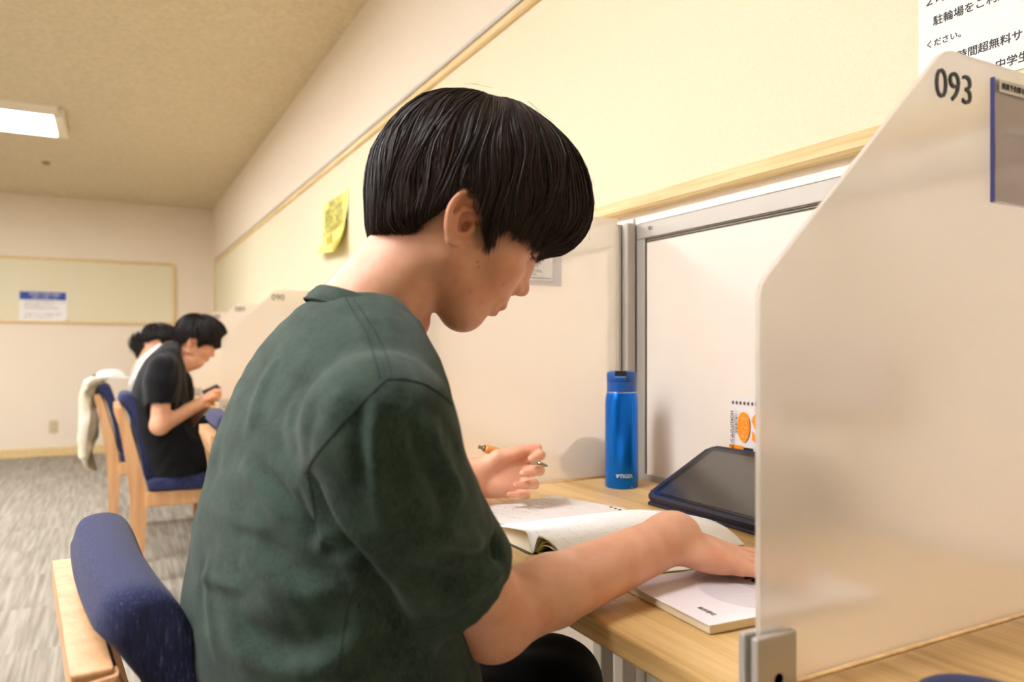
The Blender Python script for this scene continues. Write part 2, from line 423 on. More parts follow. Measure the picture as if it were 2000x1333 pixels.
def skin_mat(name, base, warm):
    t = NT(name); a = t.add('ShaderNodeVertexColor', layer_name='tone')
    v = t.coord(); f = t.noise(v, 38, 6); f2 = t.noise(v, 700, 3)
    cr = t.ramp(f, [(.3, warm), (.62, base)])
    mx = t.add('ShaderNodeMix', data_type='RGBA', blend_type='MULTIPLY'); mx.inputs[0].default_value = 1
    t.link(cr, mx.inputs[6]); t.link(a.outputs[0], mx.inputs[7]); t.link(mx.outputs[2], t.b.inputs['Base Color'])
    t.set(Roughness=.52); t.b.inputs['Subsurface Weight'].default_value = .12; t.b.inputs['Subsurface Radius'].default_value = (1, .35, .15); t.b.inputs['Subsurface Scale'].default_value = .004
    t.bump(f2, .25, .0004)
    return t.m
M_SKIN = skin_mat('skin', (230, 176, 144), (218, 158, 124))
M_DARK = simple('black_lash', (14, 10, 9), .4)
M_EYEW = simple('eye_white', (225, 215, 208), .15)
def head_tone(V):
    """lip, ear, cheek colour of the skin itself"""
    c = np.ones((len(V), 3)); x, y, z = V.T
    def mix(m, col): c[:] = c*(1-m[:, None])+np.array(col)*m[:, None]
    lips = np.exp(-(((y+.0745)/.0075)**4))*(x > .0885)*np.exp(-(z/.021)**4)*np.clip((x-.0885)/.002, 0, 1); mix(lips, (.80, .52, .52))
    mix(.55*np.exp(-((x-.0)**2+(y+.038)**2)/.028**2)*(np.abs(z) > .072), (1, .80, .76))
    mix(.35*np.exp(-((x-.06)**2+(y+.045)**2)/.025**2), (1, .88, .84))
    mix(.35*np.exp(-((x-.095)**2+(y+.045)**2+z**2)/.014**2), (1, .82, .78))
    for px_, py_, r in ((.037, -.060, .0012), (.041, -.063, .0011)): mix(.75*np.exp(-((x-px_)**2+(y-py_)**2)/r**2)*(z > 0), (.45, .3, .2))
    for px_, py_, r in ((.050, -.085, .002), (.072, -.058, .0015), (.022, -.098, .0022)): mix(.4*np.exp(-((x-px_)**2+(y-py_)**2)/r**2)*(z > 0), (.9, .6, .55))
    brow = np.exp(-(((y-.006-.15*(np.abs(z)-.03))/.0028)**2))*np.exp(-(((np.abs(z)-.03)/.017)**4))*(x > .05); mix(.7*brow, (.2, .14, .11))
    return c
# ------------------------------------------------------------------ setting materials
WX = .957; PX = .92; YF = 8.40; ZC = 2.477; ZD = .764; DX0 = .396
M_WALL = noisy('cream_wallpaper', (234, 220, 198), (240, 227, 206), 240, .85, bump=.25, dist=.0006)
M_CEIL = noisy('textured_ceiling', (206, 192, 162), (224, 210, 180), 45, .9, bump=.8, dist=.004, lo=.3, hi=.7)
M_BOARD = noisy('pale_yellow_board', (223, 215, 182), (229, 221, 190), 300, .75, bump=.1, dist=.0004)
def wood_mat(name, c1, c2, c3, axis=1, scale=1., rough=.45):
    t = NT(name); s = [22, 22, 22]; s[axis] = 1.2; v = t.coord(tuple(q*scale for q in s)); f = t.noise(v, 3, 6, .6)
    s2 = [160, 160, 160]; s2[axis] = 3; v2 = t.coord(tuple(q*scale for q in s2)); f2 = t.noise(v2, 3, 3, .6)
    mx = t.add('ShaderNodeMath', operation='MULTIPLY_ADD'); t.link(f2, mx.inputs[0]); mx.inputs[1].default_value = .45; t.link(f, mx.inputs[2])
    ms = t.add('ShaderNodeMath', operation='MULTIPLY'); t.link(mx.outputs[0], ms.inputs[0]); ms.inputs[1].default_value = .69
    t.link(t.ramp(ms.outputs[0], [(.36, c1), (.5, c2), (.64, c3)]), t.b.inputs['Base Color']); t.set(Roughness=rough); t.bump(f2, .12, .0004)
    return t.m
M_DESK = wood_mat('light_oak_desktop', (188, 148, 88), (212, 174, 112), (226, 190, 130), 1, .8, .38)
M_TRIM = wood_mat('pale_wood_trim', (206, 174, 116), (224, 196, 140), (234, 208, 156), 1, 1, .5)
M_BEECH = wood_mat('beech_chair_wood', (196, 144, 96), (210, 162, 112), (220, 176, 128), 2, .7, .42)
M_ALU = simple('anodised_aluminium', (186, 180, 170), .5, .35)
M_ALUD = simple('aluminium_gap_dark', (58, 54, 50), .6, .2)
M_PANEL = noisy('off_white_panel', (235, 225, 212), (236, 226, 213), 20, .6)
M_WHITE = simple('white_plastic', (238, 234, 226), .45)
M_PAPER = noisy('white_paper', (240, 236, 232), (245, 242, 238), 60, .8)
M_INK = simple('black_ink', (28, 26, 28), .6)
M_INKG = simple('grey_pencil', (150, 140, 138), .8)
M_INKR = simple('dark_red_ink', (110, 52, 60), .7)
def carpet():
    t = NT('grey_striped_carpet'); tc = t.add('ShaderNodeTexCoord'); sx = t.add('ShaderNodeSeparateXYZ'); t.link(tc.outputs['Object'], sx.inputs[0])
    def m(op, a, b=None):
        n = t.add('ShaderNodeMath', operation=op)
        for i, q in enumerate((a, b)):
            if q is None: continue
            if isinstance(q, (int, float)): n.inputs[i].default_value = q
            else: t.link(q, n.inputs[i])
        return n.outputs[0]
    ty = m('FLOOR', m('MULTIPLY', sx.outputs[1], 2.0)); tx = m('FLOOR', m('MULTIPLY', sx.outputs[0], 2.0))
    off = m('FRACT', m('MULTIPLY', m('SINE', m('ADD', m('MULTIPLY', ty, 12.9), m('MULTIPLY', tx, 78.2))), 4375.5))
    cx = t.add('ShaderNodeCombineXYZ'); t.link(m('ADD', m('MULTIPLY', sx.outputs[0], 42), m('MULTIPLY', off, 50)), cx.inputs[0]); t.link(m('MULTIPLY', sx.outputs[1], 1.6), cx.inputs[1]); t.link(m('MULTIPLY', off, 9), cx.inputs[2])
    f = t.noise(cx.outputs[0], 1.3, 3, .6); g = t.noise(tc.outputs['Object'], 500, 2)
    t.link(t.ramp(m('ADD', m('MULTIPLY', f, .85), m('MULTIPLY', g, .15)), [(.34, (128, 120, 106)), (.5, (154, 146, 131)), (.64, (174, 166, 151))]), t.b.inputs['Base Color'])
    t.set(Roughness=.95); t.bump(g, .6, .003); return t.m
M_CARPET = carpet()
def frosted(name, a=.50, rough=.52, col=(253, 248, 240)):
    t = NT(name); c = srgb(col)
    gl = t.add('ShaderNodeBsdfRefraction'); gl.inputs['Color'].default_value = (.96, .94, .90, 1); gl.inputs['Roughness'].default_value = rough; gl.inputs['IOR'].default_value = 1.05
    df = t.add('ShaderNodeBsdfDiffuse'); df.inputs[0].default_value = c; tr = t.add('ShaderNodeBsdfTranslucent'); tr.inputs[0].default_value = c
    gs = t.add('ShaderNodeBsdfGlossy'); gs.inputs['Roughness'].default_value = .35
    m1 = t.add('ShaderNodeMixShader'); m1.inputs[0].default_value = .5; t.link(df.outputs[0], m1.inputs[1]); t.link(tr.outputs[0], m1.inputs[2])
    m2 = t.add('ShaderNodeMixShader'); m2.inputs[0].default_value = a; t.link(m1.outputs[0], m2.inputs[1]); t.link(gl.outputs[0], m2.inputs[2])
    m3 = t.add('ShaderNodeMixShader'); m3.inputs[0].default_value = .04; t.link(m2.outputs[0], m3.inputs[1]); t.link(gs.outputs[0], m3.inputs[2])
    t.link(m3.outputs[0], t.n['Material Output'].inputs[0]); return t.m
M_FROST = frosted('frosted_acrylic')
def emit(name, col, s):
    t = NT(name); t.set(Base_Color=srgb(col)); t.b.inputs['Emission Color'].default_value = srgb(col); t.b.inputs['Emission Strength'].default_value = s; return t.m
M_TUBE = emit('fluorescent_tube_light', (250, 250, 255), 40)

# ------------------------------------------------------------------ setting
XL, YB = -5.2, -3.2
def struct(name, a, b, mat, bev=0): return tag(MB().box(a, b, bev).build(name, mat), kind='structure')
struct('floor', (XL, YB, -.1), (WX, YF, 0), M_CARPET)
struct('ceiling', (XL, YB, ZC), (WX, YF, ZC+.1), M_CEIL)
struct('wall_right', (WX, YB, 0), (WX+.1, YF, ZC), M_WALL)
struct('wall_far', (XL, YF, 0), (WX, YF+.1, ZC), M_WALL)
struct('wall_left', (XL-.1, YB, 0), (XL, YF, ZC), M_WALL)
struct('wall_back', (XL, YB-.1, 0), (WX, YB, ZC), M_WALL)
struct('baseboard_far', (XL, YF-.012, 0), (WX, YF, .085), M_TRIM, .003)
struct('baseboard_right', (WX-.012, YB, 0), (WX, YF, .085), M_TRIM, .003)

def rounded_frame(name, w, h, band, depth, r, mat, M, parent):
    def rr(hw, hh, rad, n=8):
        out = []
        for cx, cy, a0 in ((hw-rad, hh-rad, 0), (-hw+rad, hh-rad, 90), (-hw+rad, -hh+rad, 180), (hw-rad, -hh+rad, 270)):
            for k in range(n+1):
                a = math.radians(a0+90*k/n); out.append((cx+rad*math.cos(a), cy+rad*math.sin(a)))
        return out
    O = rr(w/2, h/2, r); I = rr(w/2-band, h/2-band, max(r-band, .004)); b = .005
    O1 = rr(w/2-b, h/2-b, r); I1 = rr(w/2-band+b, h/2-band+b, max(r-band, .006)); n = len(O); V = []; F = []
    for L, z in ((O, 0), (O, depth-b), (O1, depth), (I1, depth), (I, depth-b), (I, 0)): V += [(x, y, z) for x, y in L]
    for k in range(5):
        for i in range(n): j = (i+1) % n; F.append((k*n+i, k*n+j, (k+1)*n+j, (k+1)*n+i))
    V = [tuple(M @ Vector(v)) for v in V]; return mesh_obj(name, V, F, mat, parent)
def board(name, w, h, M, label, cat='notice board'):
    root = empty(name, tuple(M.translation)); tag(root, label, cat); L = Matrix.Translation(-M.translation) @ M
    MB().box((-w/2+.01, -h/2+.01, 0), (w/2-.01, h/2-.01, .012), M=L).build('panel', M_BOARD, root)
    rounded_frame('frame', w, h, .028, .024, .05, M_TRIM, L, root); return root
# right wall board: z .2826..0.90 above the lens height
zb0, zb1 = HC+.2826, HC+.896; yb1, yb0 = 8.08, -1.4
MRW = frame_M((WX, (yb0+yb1)/2, (zb0+zb1)/2), (0, -1, 0), (0, 0, 1))
board('notice_board', yb1-yb0, zb1-zb0, MRW, 'long pale yellow notice board with wood frame along the right wall')
q = MB().box((WX-.026, yb0+.05, zb1+.0005), (WX, yb1-.05, zb1+.012), .001).build('picture_rail', M_ALU); tag(q, 'grey metal rail along the top of the long right hand board', 'rail')
xe = .604; MFW = frame_M(((xe-3.6)/2, YF, HC+(.878+.25)/2), (1, 0, 0), (0, 0, 1))
board('notice_board', xe+3.6, .628, MFW, 'pale yellow notice board with rounded wood frame on the far wall')
# far notice
p0 = atY(37, 628, YF-.02); p1 = atY(131, 571, YF-.02); w, h = p1[0]-p0[0], p1[2]-p0[2]
root = empty('notice_sheet', (p0[0], YF-.013, p0[2])); tag(root, 'white notice with a blue heading band pinned on the far board', 'notice')
V = []; F = []; nx, nz = 12, 8
for i in range(nx+1):
    for k in range(nz+1):
        u, v = i/nx, k/nz; curl = .03*max(0, (u-.75)/.25)**2*max(0, 1-v/.35)**2
        V.append((w*u, -.001-curl, h*v+curl*.8))
for i in range(nx):
    for k in range(nz): a = i*(nz+1)+k; F.append((a, a+nz+1, a+nz+2, a+1))
mesh_obj('paper', V, F, M_PAPER, root, True)
MB().box((w*.01, -.004, h*.72), (w*.98, -.0015, h*.985)).build('heading_band', simple('royal_blue_print', (38, 66, 150), .6), root)
MT = frame_M((w*.2, -.0055, h*.87), (1, 0, 0), (0, 0, 1))
text_obj('heading_text', '学習室ご利用の皆様へ', .027, M_PAPER, MT, root, .0003)
text_obj('heading_text', 'お静かにお願いします', .022, M_PAPER, frame_M((w*.25, -.0055, h*.76), (1, 0, 0), (0, 0, 1)), root, .0003)
for k, t_ in enumerate(['・席を離れる時は予約票を置いてください', '・座席での飲食はできません', '・他の利用者の迷惑になる行為は', '', '　ご遠慮ください　利用時間２時間', '　譲り合ってご利用ください']):
    if t_: text_obj('line_of_text', t_, .0195, M_INKG, frame_M((w*.06, -.0025, h*(.62-.1*k)), (1, 0, 0), (0, 0, 1)), root, .0003)
# outlet
p = atY(104.5, 834, YF)
root = empty('wall_outlet', (p[0], YF, p[2])); tag(root, 'beige electric socket plate low on the far wall', 'outlet')
MB().box((-.036, -.008, -.06), (.036, 0, .06), .003).build('cover_plate', simple('beige_plastic', (206, 190, 150), .5), root)
for dz in (.022, -.022):
    for dx in (-.008, .008): MB().box((dx-.0015, -.0095, dz-.008), (dx+.0015, -.007, dz+.008)).build('slot', M_ALUD, root)
# ceiling mark: a small sensor
p = atZ(90, 317, ZC); s = MB().lathe([(0, -.02), (.018, -.018), (.03, -.006), (.032, 0), (0, 0)], 24, Matrix.Translation(p)).build('ceiling_sensor', simple('tan_plastic', (150, 128, 96), .6), None, True)
tag(s, 'small brown sprinkler dot on the ceiling near the far wall', 'sprinkler')
# lamps
def lamp(x, y, label):
    root = empty('ceiling_lamp', (x, y, ZC)); tag(root, label, 'ceiling light', 'fluorescent ceiling lamps')
    s = MB(); W2, D2 = .62, .31
    s.prism([(-D2, 0), (-D2+.035, -.045), (-D2+.055, -.045), (-D2+.06, -.018), (D2-.06, -.018), (D2-.055, -.045), (D2-.035, -.045), (D2, 0)], -W2, W2, 0)
    for q in (-1, 1): s.box((q*W2-.03, -D2+.03, -.045), (q*W2+.03, D2-.03, -.001), .006)
    s.build('housing', simple('lamp_housing', (235, 226, 205), .5), root)
    for k in (-1, 0, 1):
        MB().tube([(-W2+.035, k*.14, -.034), (W2-.035, k*.14, -.034)], .055 if 0 else .016, 12).build('tube', M_TUBE, root, True)
    MB().box((-W2+.03, -D2+.06, -.0235), (W2-.03, D2-.06, -.0185)).build('lit_reflector', M_TUBE2, root)
    return root
M_TUBE2 = emit('lit_diffuser', (250, 250, 255), 22)
for i, (x, y) in enumerate([(-.89, 5.6), (-.89, 3.2), (-.89, .8), (-3.4, 5.6), (-3.4, 3.2), (-3.4, .8)]):
    lamp(x, y, 'bright rectangular fluorescent lamp on the ceiling' if i == 0 else 'rectangular fluorescent lamp on the ceiling outside the picture')

# ------------------------------------------------------------------ posters on the right board
XB = WX-.0125
def wall_text(body, px, py, ref, n, mat, parent, x=XB-.0012, bold=0):
    """text on the right wall starting at a point; size from the width of n characters to ref"""
    a = atX(px, py, x); b = atX(ref, py, x); size = (a[1]-b[1])/n
    o = parent.location
    return text_obj('line_of_text', body, size*.98, mat, frame_M((a[0]-o[0], a[1]-o[1], a[2]-o[2]), (0, -1, 0), (0, 0, 1)), parent, .0002, bold*size)
a = atX(1795, 80, XB); zt, zb = HC+.60, HC+.33; y0, y1 = a[1], a[1]-.42
root = empty('parking_notice', (XB, y0, zb)); tag(root, 'white sheet with bold black Japanese text at the upper right of the board', 'notice')
MB().box((-.001, -.42, 0), (0, 0, zt-zb)).build('paper', M_PAPER, root)
wall_text('２時間以内', 1804, 15, 1850, 2, M_INK, root, bold=.006); wall_text('駐輪場をご利用', 1822, 50, 1884, 3, M_INK, root, bold=.006); wall_text('ください。', 1808, 96, 1872, 4, M_INK, root, bold=.006)
wall_text('２時間超無料サービス', 1849, 124, 1978, 6, M_INK, root, bold=.008); wall_text('中学生', 1943, 136, 2003, 2.6, M_INK, root, bold=.008)
# yellow poster, curling at the bottom
M_YEL = noisy('yellow_paper', (238, 232, 120), (242, 238, 135), 30, .7)
ya, yb_ = atX(632, 450, XB)[1], atX(681, 450, XB)[1]; zt = atX(632, 402, XB)[2]; zb = atX(632, 503, XB)[2]
root = empty('yellow_poster', (XB, ya, zb)); tag(root, 'yellow poster with curled lower edge on the long board behind the neck', 'poster')
W_, H_ = ya-yb_, zt-zb; V = []; F = []; nx = nz = 16
for i in range(nx+1):
    for k in range(nz+1):
        u, v = i/nx, k/nz; c = max(0, 1-v/.35); bow = .045*c**1.6+.05*max(0, (u-.8)/.2)**2*max(0, .75-v)
        V.append((-.0015-bow, -W_*u, H_*v+.01*c*c-.03*u*c))
for i in range(nx):
    for k in range(nz): a = i*(nz+1)+k; F.append((a, a+1, a+nz+2, a+nz+1))
mesh_obj('paper', V, F, M_YEL, root, True)
M_OLV = simple('olive_print', (150, 138, 60), .7)
text_obj('heading_text', '貴重品について', .034, M_OLV, frame_M((-.004, -W_*.25, H_*.88), (0, -1, 0), (0, 0, 1)), root, .0002)
for k in range(7): text_obj('line_of_text', ['席を離れるときは貴重品を', '必ず身につけてください。', '盗難・紛失について責任を', '負いかねます。荷物だけで', '席を取ることはご遠慮くだ', 'さい。長時間の離席は片付', 'けることがあります。'][k], .027, M_OLV, frame_M((-.004-(.012 if k > 5 else 0), -W_*.1, H_*(.78-.07*k)), (0, -1, 0), (0, 0, 1)), root, .0002)
M_ORP = simple('orange_print', (214, 150, 60), .7)
for a_, b_ in ((.46, .13), (.58, .15)): MB().box((-.036, -W_*(a_+.06), H_*b_), (-.032, -W_*a_, H_*(b_+.14))).build('orange_figure', M_ORP, root)

# ------------------------------------------------------------------ carrels
PY = [.395, 1.205, 2.26, 3.32, 4.38, 5.44, 6.50]; NUM = ['093', '092', '091', '090', '089', '088', '087']
PART = []
def partition(i):
    Y = PY[i]; xe_ = .878 if i else .915
    root = empty('desk_partition', (.412, Y, ZD)); tag(root, {0: 'frosted acrylic desk divider numbered 093 in the right foreground', 1: 'frosted desk divider behind the head of the boy in green', 2: 'frosted desk divider hidden behind the shoulder of the boy in green', 3: 'frosted desk divider numbered 090', 4: 'frosted desk divider numbered 089', 5: 'frosted desk divider just beyond the one numbered 089', 6: 'farthest frosted desk divider in the row'}[i], 'desk divider', 'frosted desk dividers')
    P = [(0, .004), (xe_-.412, .004), (xe_-.412, .505)]
    cx, cz, r = .628-.412+.013, .505-.03, .03   # rounded upper corner
    a0 = math.degrees(math.atan2(.216, -.211))
    P += [(cx+r*math.cos(math.radians(a)), cz+r*math.sin(math.radians(a))) for a in np.linspace(90, a0, 8)]
    P += [(.008, .302), (.002, .295), (0, .286)]
    MB().prism(P, -.0025, .0025, 1, .0008).build('acrylic_sheet', M_FROST, root)
    for s in (-1, 1):
        MB().box((-.010, s*.0028, -.06), (.030, s*.0095, .044), .0018).build('clamp_plate', M_ALU, root)
    s = MB()
    for q in (-1, 1): s.lathe([(0, 0), (.0045, 0), (.005, .0008), (.0055, .0012), (.0055, 0)], 20, Matrix.Translation((.011, q*.0095, .012)) @ rot('X', 90*q))
    s.build('clamp_screw', simple('screw_steel', (120, 118, 110), .35, .8), root, True)
    text_obj('number', NUM[i], .0365, simple('black_number', (30, 26, 34), .4), frame_M((.612-.412, -.0042, HC+.227-.0135-ZD), (1, 0, 0), (0, 0, 1)), root, .0008, -.0002)
    if i:
        MB().box((xe_-.412-.001, -.006, -.02), (xe_-.412+.006, .006, .49), .001).build('end_channel', M_ALU, root)
    PART.append(root); return root
for i in range(len(PY)): partition(i)
# seat card pocket on 093
root = empty('card_pocket', (.694, .3915, HC+.133)); tag(root, 'clear blue-edged card pocket on the divider numbered 093', 'card pocket')
M_CLR = NT('clear_vinyl'); M_CLR.set(Base_Color=srgb((226, 220, 226)), Roughness=.12, Alpha=.55); M_CLR = M_CLR.m
M_BLUV = simple('blue_vinyl_edge', (70, 78, 168), .3)
V = []; F = []; nx, nz = 14, 12; W_, H_ = .15, .110
for i in range(nx+1):
    for k in range(nz+1): u, v = i/nx, k/nz; V.append((W_*u, -.0004-.0018*abs(math.sin(u*9+v*5))*math.sin(math.pi*v), H_*v))
for i in range(nx):
    for k in range(nz): a = i*(nz+1)+k; F.append((a, a+nz+1, a+nz+2, a+1))
MB().box((.001, -.0012, .001), (W_, -.0002, H_-.001)).build('grey_card', noisy('grey_card_print', (176, 162, 152), (206, 196, 188), 14, .6), root)
mesh_obj('vinyl_front', [(x, y-.0025, z) for x, y, z in V], F, M_CLR, root, True)
MB().box((-.0006, -.0036, -.001), (.0006, .0, H_)).build('side_edge', M_BLUV, root); MB().box((0, -.0042, -.0015), (W_, 0, .0005)).build('bottom_edge', M_CLR, root)
MB().box((.004, -.0055, H_-.013), (W_, -.0052, H_-.0015)).build('heading_strip', M_PAPER, root)
text_obj('heading_text', '座席予約票をここに入れてください', .0062, M_INK, frame_M((.007, -.0058, H_-.0098), (1, 0, 0), (0, 0, 1)), root, .0001, .0001)
MB().box((.010, -.0021, .020), (.075, -.0013, .036)).box((.010, -.0021, .044), (.03, -.0013, .056)).build('printed_block', simple('pale_print', (222, 214, 208), .6), root)
# plastic sleeve with a notice on divider 092
p0 = atY(1098, 560, 1.1975); p1 = atY(1080, 551, 1.1975)
root = empty('sleeved_notice', (p0[0]-.17, 1.2005, p0[2])); tag(root, 'printed notice in a clear sleeve on the divider beside the boy\'s eye', 'notice')
MB().box((0, -.0012, 0), (.17, 0, .10)).build('clear_sleeve', M_CLR, root)
MB().box((.01, -.0022, .009), (p1[0]-p0[0]+.17, -.0014, .10)).build('paper', M_PAPER, root)
Lr = p1[0]-p0[0]+.17
for k, (t_, sz, z) in enumerate([('座席のご利用はカウンターで', .0072, .062), ('受付をしてください。', .0066, .0555), ('●予約券番号のテーブルを', .0064, .0455), ('　ご利用ください。荷物を', .0058, .0395), ('　置いたままにしないで', .0058, .0335), ('●飲食はしないでください。', .0058, .0245), ('●静かにしてください。', .0058, .0185)]):
    text_obj('line_of_text', t_, sz*1.06, M_INK, frame_M((Lr-.098, -.0025, z), (1, 0, 0), (0, 0, 1)), root, .0001)
MB().box((.02, -.0026, .0135), (Lr-.004, -.0022, .0141)).build('ruled_line', M_INK, root)
# back panels, one per bay
def back_panel(y0, y1, where, first=False):
    root = empty('panel_screen', (PX, y0, 0)); tag(root, 'off white screen panel in grey aluminium frame behind the bottle and tablet' if first else 'off white screen panel in grey aluminium frame '+where, 'screen panel', 'screen panels behind the desks')
    L = y1-y0; zt = HC+.2475; b = .030
    MB().box((.004, .002, .05), (.024, L-.002, zt-.005)).build('panel_board', M_PANEL, root)
    MB().box((0, .0, zt-.030), (.03, L, zt), .0015).build('top_rail', M_ALU, root)
    MB().box((.0005, .0, zt+.0005), (.036, L, zt+.014), .001).build('white_strip', M_WHITE, root)  # plain white strip running along the top of the rail
    s = MB()
    for z in (zt-.0335, zt-.0375): s.box((.002, b, z), (.005, L-b, z+.0018))
    s.box((.002, L-b-.0015, ZD), (.006, L-b, zt-.03)).box((.002, 0.004, zt+.0001), (.03, L, zt+.0012)).build('shadow_gap', M_ALUD, root)
    for a, c in ((0, b), (L-b, L)): MB().box((0, a+.0008, .0), (.03, c-.0008, zt-.0305), .0015).build('post', M_ALU, root)
    MB().box((-.001, b, ZD-.012), (.01, L-b, ZD+.007), .001).build('base_rail', M_ALU, root)
    return root
ends = [PY[0]-.80]+PY+[YF-.3]
WH = ['to the right of divider 093', '', 'beyond the divider behind the boy in green', 'behind the empty chair', 'at the desk of the boy in black', 'at the desk of the girl in white', 'next to last toward the far wall', 'last before the far wall']
for i in range(len(ends)-1): back_panel(ends[i]+.004, ends[i+1]-.004, WH[i], i == 1)
# the joining column between the screens at divider 092
for i in range(1, len(PY)):
    r_ = empty('corner_post', (.90, PY[i], 0)); tag(r_, 'vertical grey aluminium joining post beside the blue bottle' if i == 1 else 'vertical aluminium joining post at '+['', '', 'the divider after the blue bottle', 'divider 090', 'the divider right after number 090', 'the second last divider', 'the farthest divider'][i], 'post', 'joining posts at the dividers')
    MB().box((-.015, .014, ZD-.05), (.018, .044, HC+.25), .003).build('outer_profile', M_ALU, r_)
    MB().box((-.004, -.010, ZD-.05), (.017, .0095, HC+.25), .0035).build('rounded_profile', M_ALU, r_)
    MB().box((.000, .0085, ZD-.05), (.010, .015, HC+.249)).build('dark_slot', M_ALUD, r_)
text_obj('rating_label', '品番 A-2\nSCREEN', .004, M_INK, frame_M((PX-.0012, PY[1]-.045, HC+.2475-.012), (0, -1, 0), (0, 0, 1)), None, .0001)
tag(bpy.data.objects['rating_label'], 'tiny printed label on the corner of the aluminium top rail', 'label')
# desks, one per bay
def desk(y0, y1, label):
    root = empty('study_desk', ((DX0+.905)/2, (y0+y1)/2, 0)); tag(root, label, 'desk', 'study desks along the right wall'); hx = (.905-DX0)/2; hy = (y1-y0)/2-.001
    MB().box((-hx, -hy, ZD-.0235), (hx, hy, ZD), .003).build('desktop', M_DESK, root)
    for s in (-1, 1):
        MB().box((hx-.05, s*(hy-.035)-.014, 0.02), (hx-.018, s*(hy-.035)+.014, ZD-.024), .003).build('leg', M_ALU, root)
        MB().box((-hx+.10, s*(hy-.035)-.012, ZD-.06), (hx-.05, s*(hy-.035)+.012, ZD-.0245), .002).build('bracket', M_ALU, root)
        MB().box((-hx+.06, s*(hy-.035)-.02, 0), (hx-.01, s*(hy-.035)+.02, .022), .004).build('foot', M_ALU, root)
    return root
labs = ['light oak desk at the lower right in front of divider 093', 'light oak desk where the boy in green studies', 'light oak desk hidden behind the boy in green', 'light oak desk at the empty chair', 'light oak desk of the boy in black', 'light oak desk of the girl in white', 'light oak desk next to the far wall end of the row', 'light oak desk touching the far wall']
for i in range(len(ends)-1): desk(ends[i], ends[i+1], labs[i])
# ------------------------------------------------------------------ chairs
def blue_fabric():
    t = NT('navy_fleck_fabric'); v = t.coord((420, 420, 50)); f = t.noise(v, 1.6, 3, .75); v2 = t.coord(); g = t.noise(v2, 900, 2)
    t.link(t.ramp(f, [(.35, (15, 20, 50)), (.54, (26, 34, 76)), (.62, (40, 48, 96)), (.70, (104, 108, 136))]), t.b.inputs['Base Color']); t.set(Roughness=.9); t.b.inputs['Sheen Weight'].default_value = .08
    t.bump(g, .5, .001); return t.m
M_BLUE = blue_fabric()
def cushion(pts2, y0, y1, bow=.0):
    """soft upholstered block: section in x-z (closed polygon, smooth), swept along y with rounded ends"""
    sec = smooth_line([(*p, 0) for p in pts2]+[(*pts2[0], 0)], 6)[:-1]; sec = np.array(sec)[:, :2]; c = sec.mean(0); n = len(sec); V = []; F = []
    ys = [(0, .78), (.008, .93), (.022, .995), (.04, 1)]; prof = [(y0+a, s) for a, s in ys]+[((y0+y1)/2+(k-2)*(y1-y0)*.14, 1) for k in range(5)]+[(y1-a, s) for a, s in ys[::-1]]
    for y, s in prof:
        t = (y-(y0+y1)/2)/((y1-y0)/2)
        for p in sec: V.append((c[0]+(p[0]-c[0])*s+bow*t*t, y, c[1]+(p[1]-c[1])*(s*.3+.7 if s < 1 else 1)))
    m = len(prof)
    for k in range(m-1):
        for i in range(n): j = (i+1) % n; F.append((k*n+i, k*n+j, (k+1)*n+j, (k+1)*n+i))
    F.append(tuple(range(n))[::-1]); F.append(tuple((m-1)*n+i for i in range(n))); return V, F
def make_chair(label):
    root = empty('upholstered_chair'); tag(root, label, 'chair', 'navy and beech reading chairs')
    V, F = cushion([(-.318, .795), (-.305, .822), (-.268, .820), (-.244, .770), (-.212, .66), (-.183, .56), (-.162, .45), (-.18, .425), (-.212, .45), (-.240, .60), (-.270, .715), (-.296, .765)], -.178, .178, .006)
    mesh_obj('backrest', V, F, M_BLUE, root, True)
    V, F = cushion([(-.20, .405), (-.195, .45), (-.10, .462), (.10, .468), (.22, .458), (.25, .43), (.235, .402), (.0, .398)], -.215, .215)
    mesh_obj('seat', V, F, M_BLUE, root, True)
    MB().box((-.21, -.205, .335), (.235, .205, .400), .006).build('seat_frame', M_BEECH, root)
    R_ = [(-.326, .765), (-.298, .768), (-.274, .70), (-.238, .56), (-.212, .43), (-.205, .30), (-.215, .12), (-.225, 0), (-.268, 0), (-.262, .12), (-.262, .30), (-.272, .43), (-.290, .56), (-.310, .68)]
    for s in (-1, 1): MB().prism(R_, s*.1755-.0115, s*.1755+.0115, 1, .005).build('rear_leg', M_BEECH, root)
    MB().prism([(-.330, .745), (-.330, .772), (-.302, .772), (-.290, .735), (-.300, .70), (-.315, .70)], -.183, .183, 1, .0025).build('top_rail', M_BEECH, root)
    for s in (-1, 1): MB().box((.195, s*.19-.018, 0), (.235, s*.19+.018, .336), .005).build('front_leg', M_BEECH, root)
    return root
def copy_tree(o, parent=None):
    c = o.copy(); COL.objects.link(c)
    if parent: c.parent = parent
    for ch in list(o.children): copy_tree(ch, c)
    return c
chair = make_chair('navy chair in the left foreground with the boy in green on it')
chair.location = (.288, .852, 0); chair.rotation_euler = (0, 0, math.radians(5))
for (x, y, rz, lb) in [(.35, 3.79, 0, 'navy and beech chair of the boy in black, seen side on'), (.585, 2.44, -1, 'empty navy chair pushed in between the two boys'), (.26, 4.80, 0, 'navy chair of the girl in white with a jacket over it')]:
    c = copy_tree(chair); c.location = (x, y, 0); c.rotation_euler = (0, 0, math.radians(rz)); c['label'] = lb

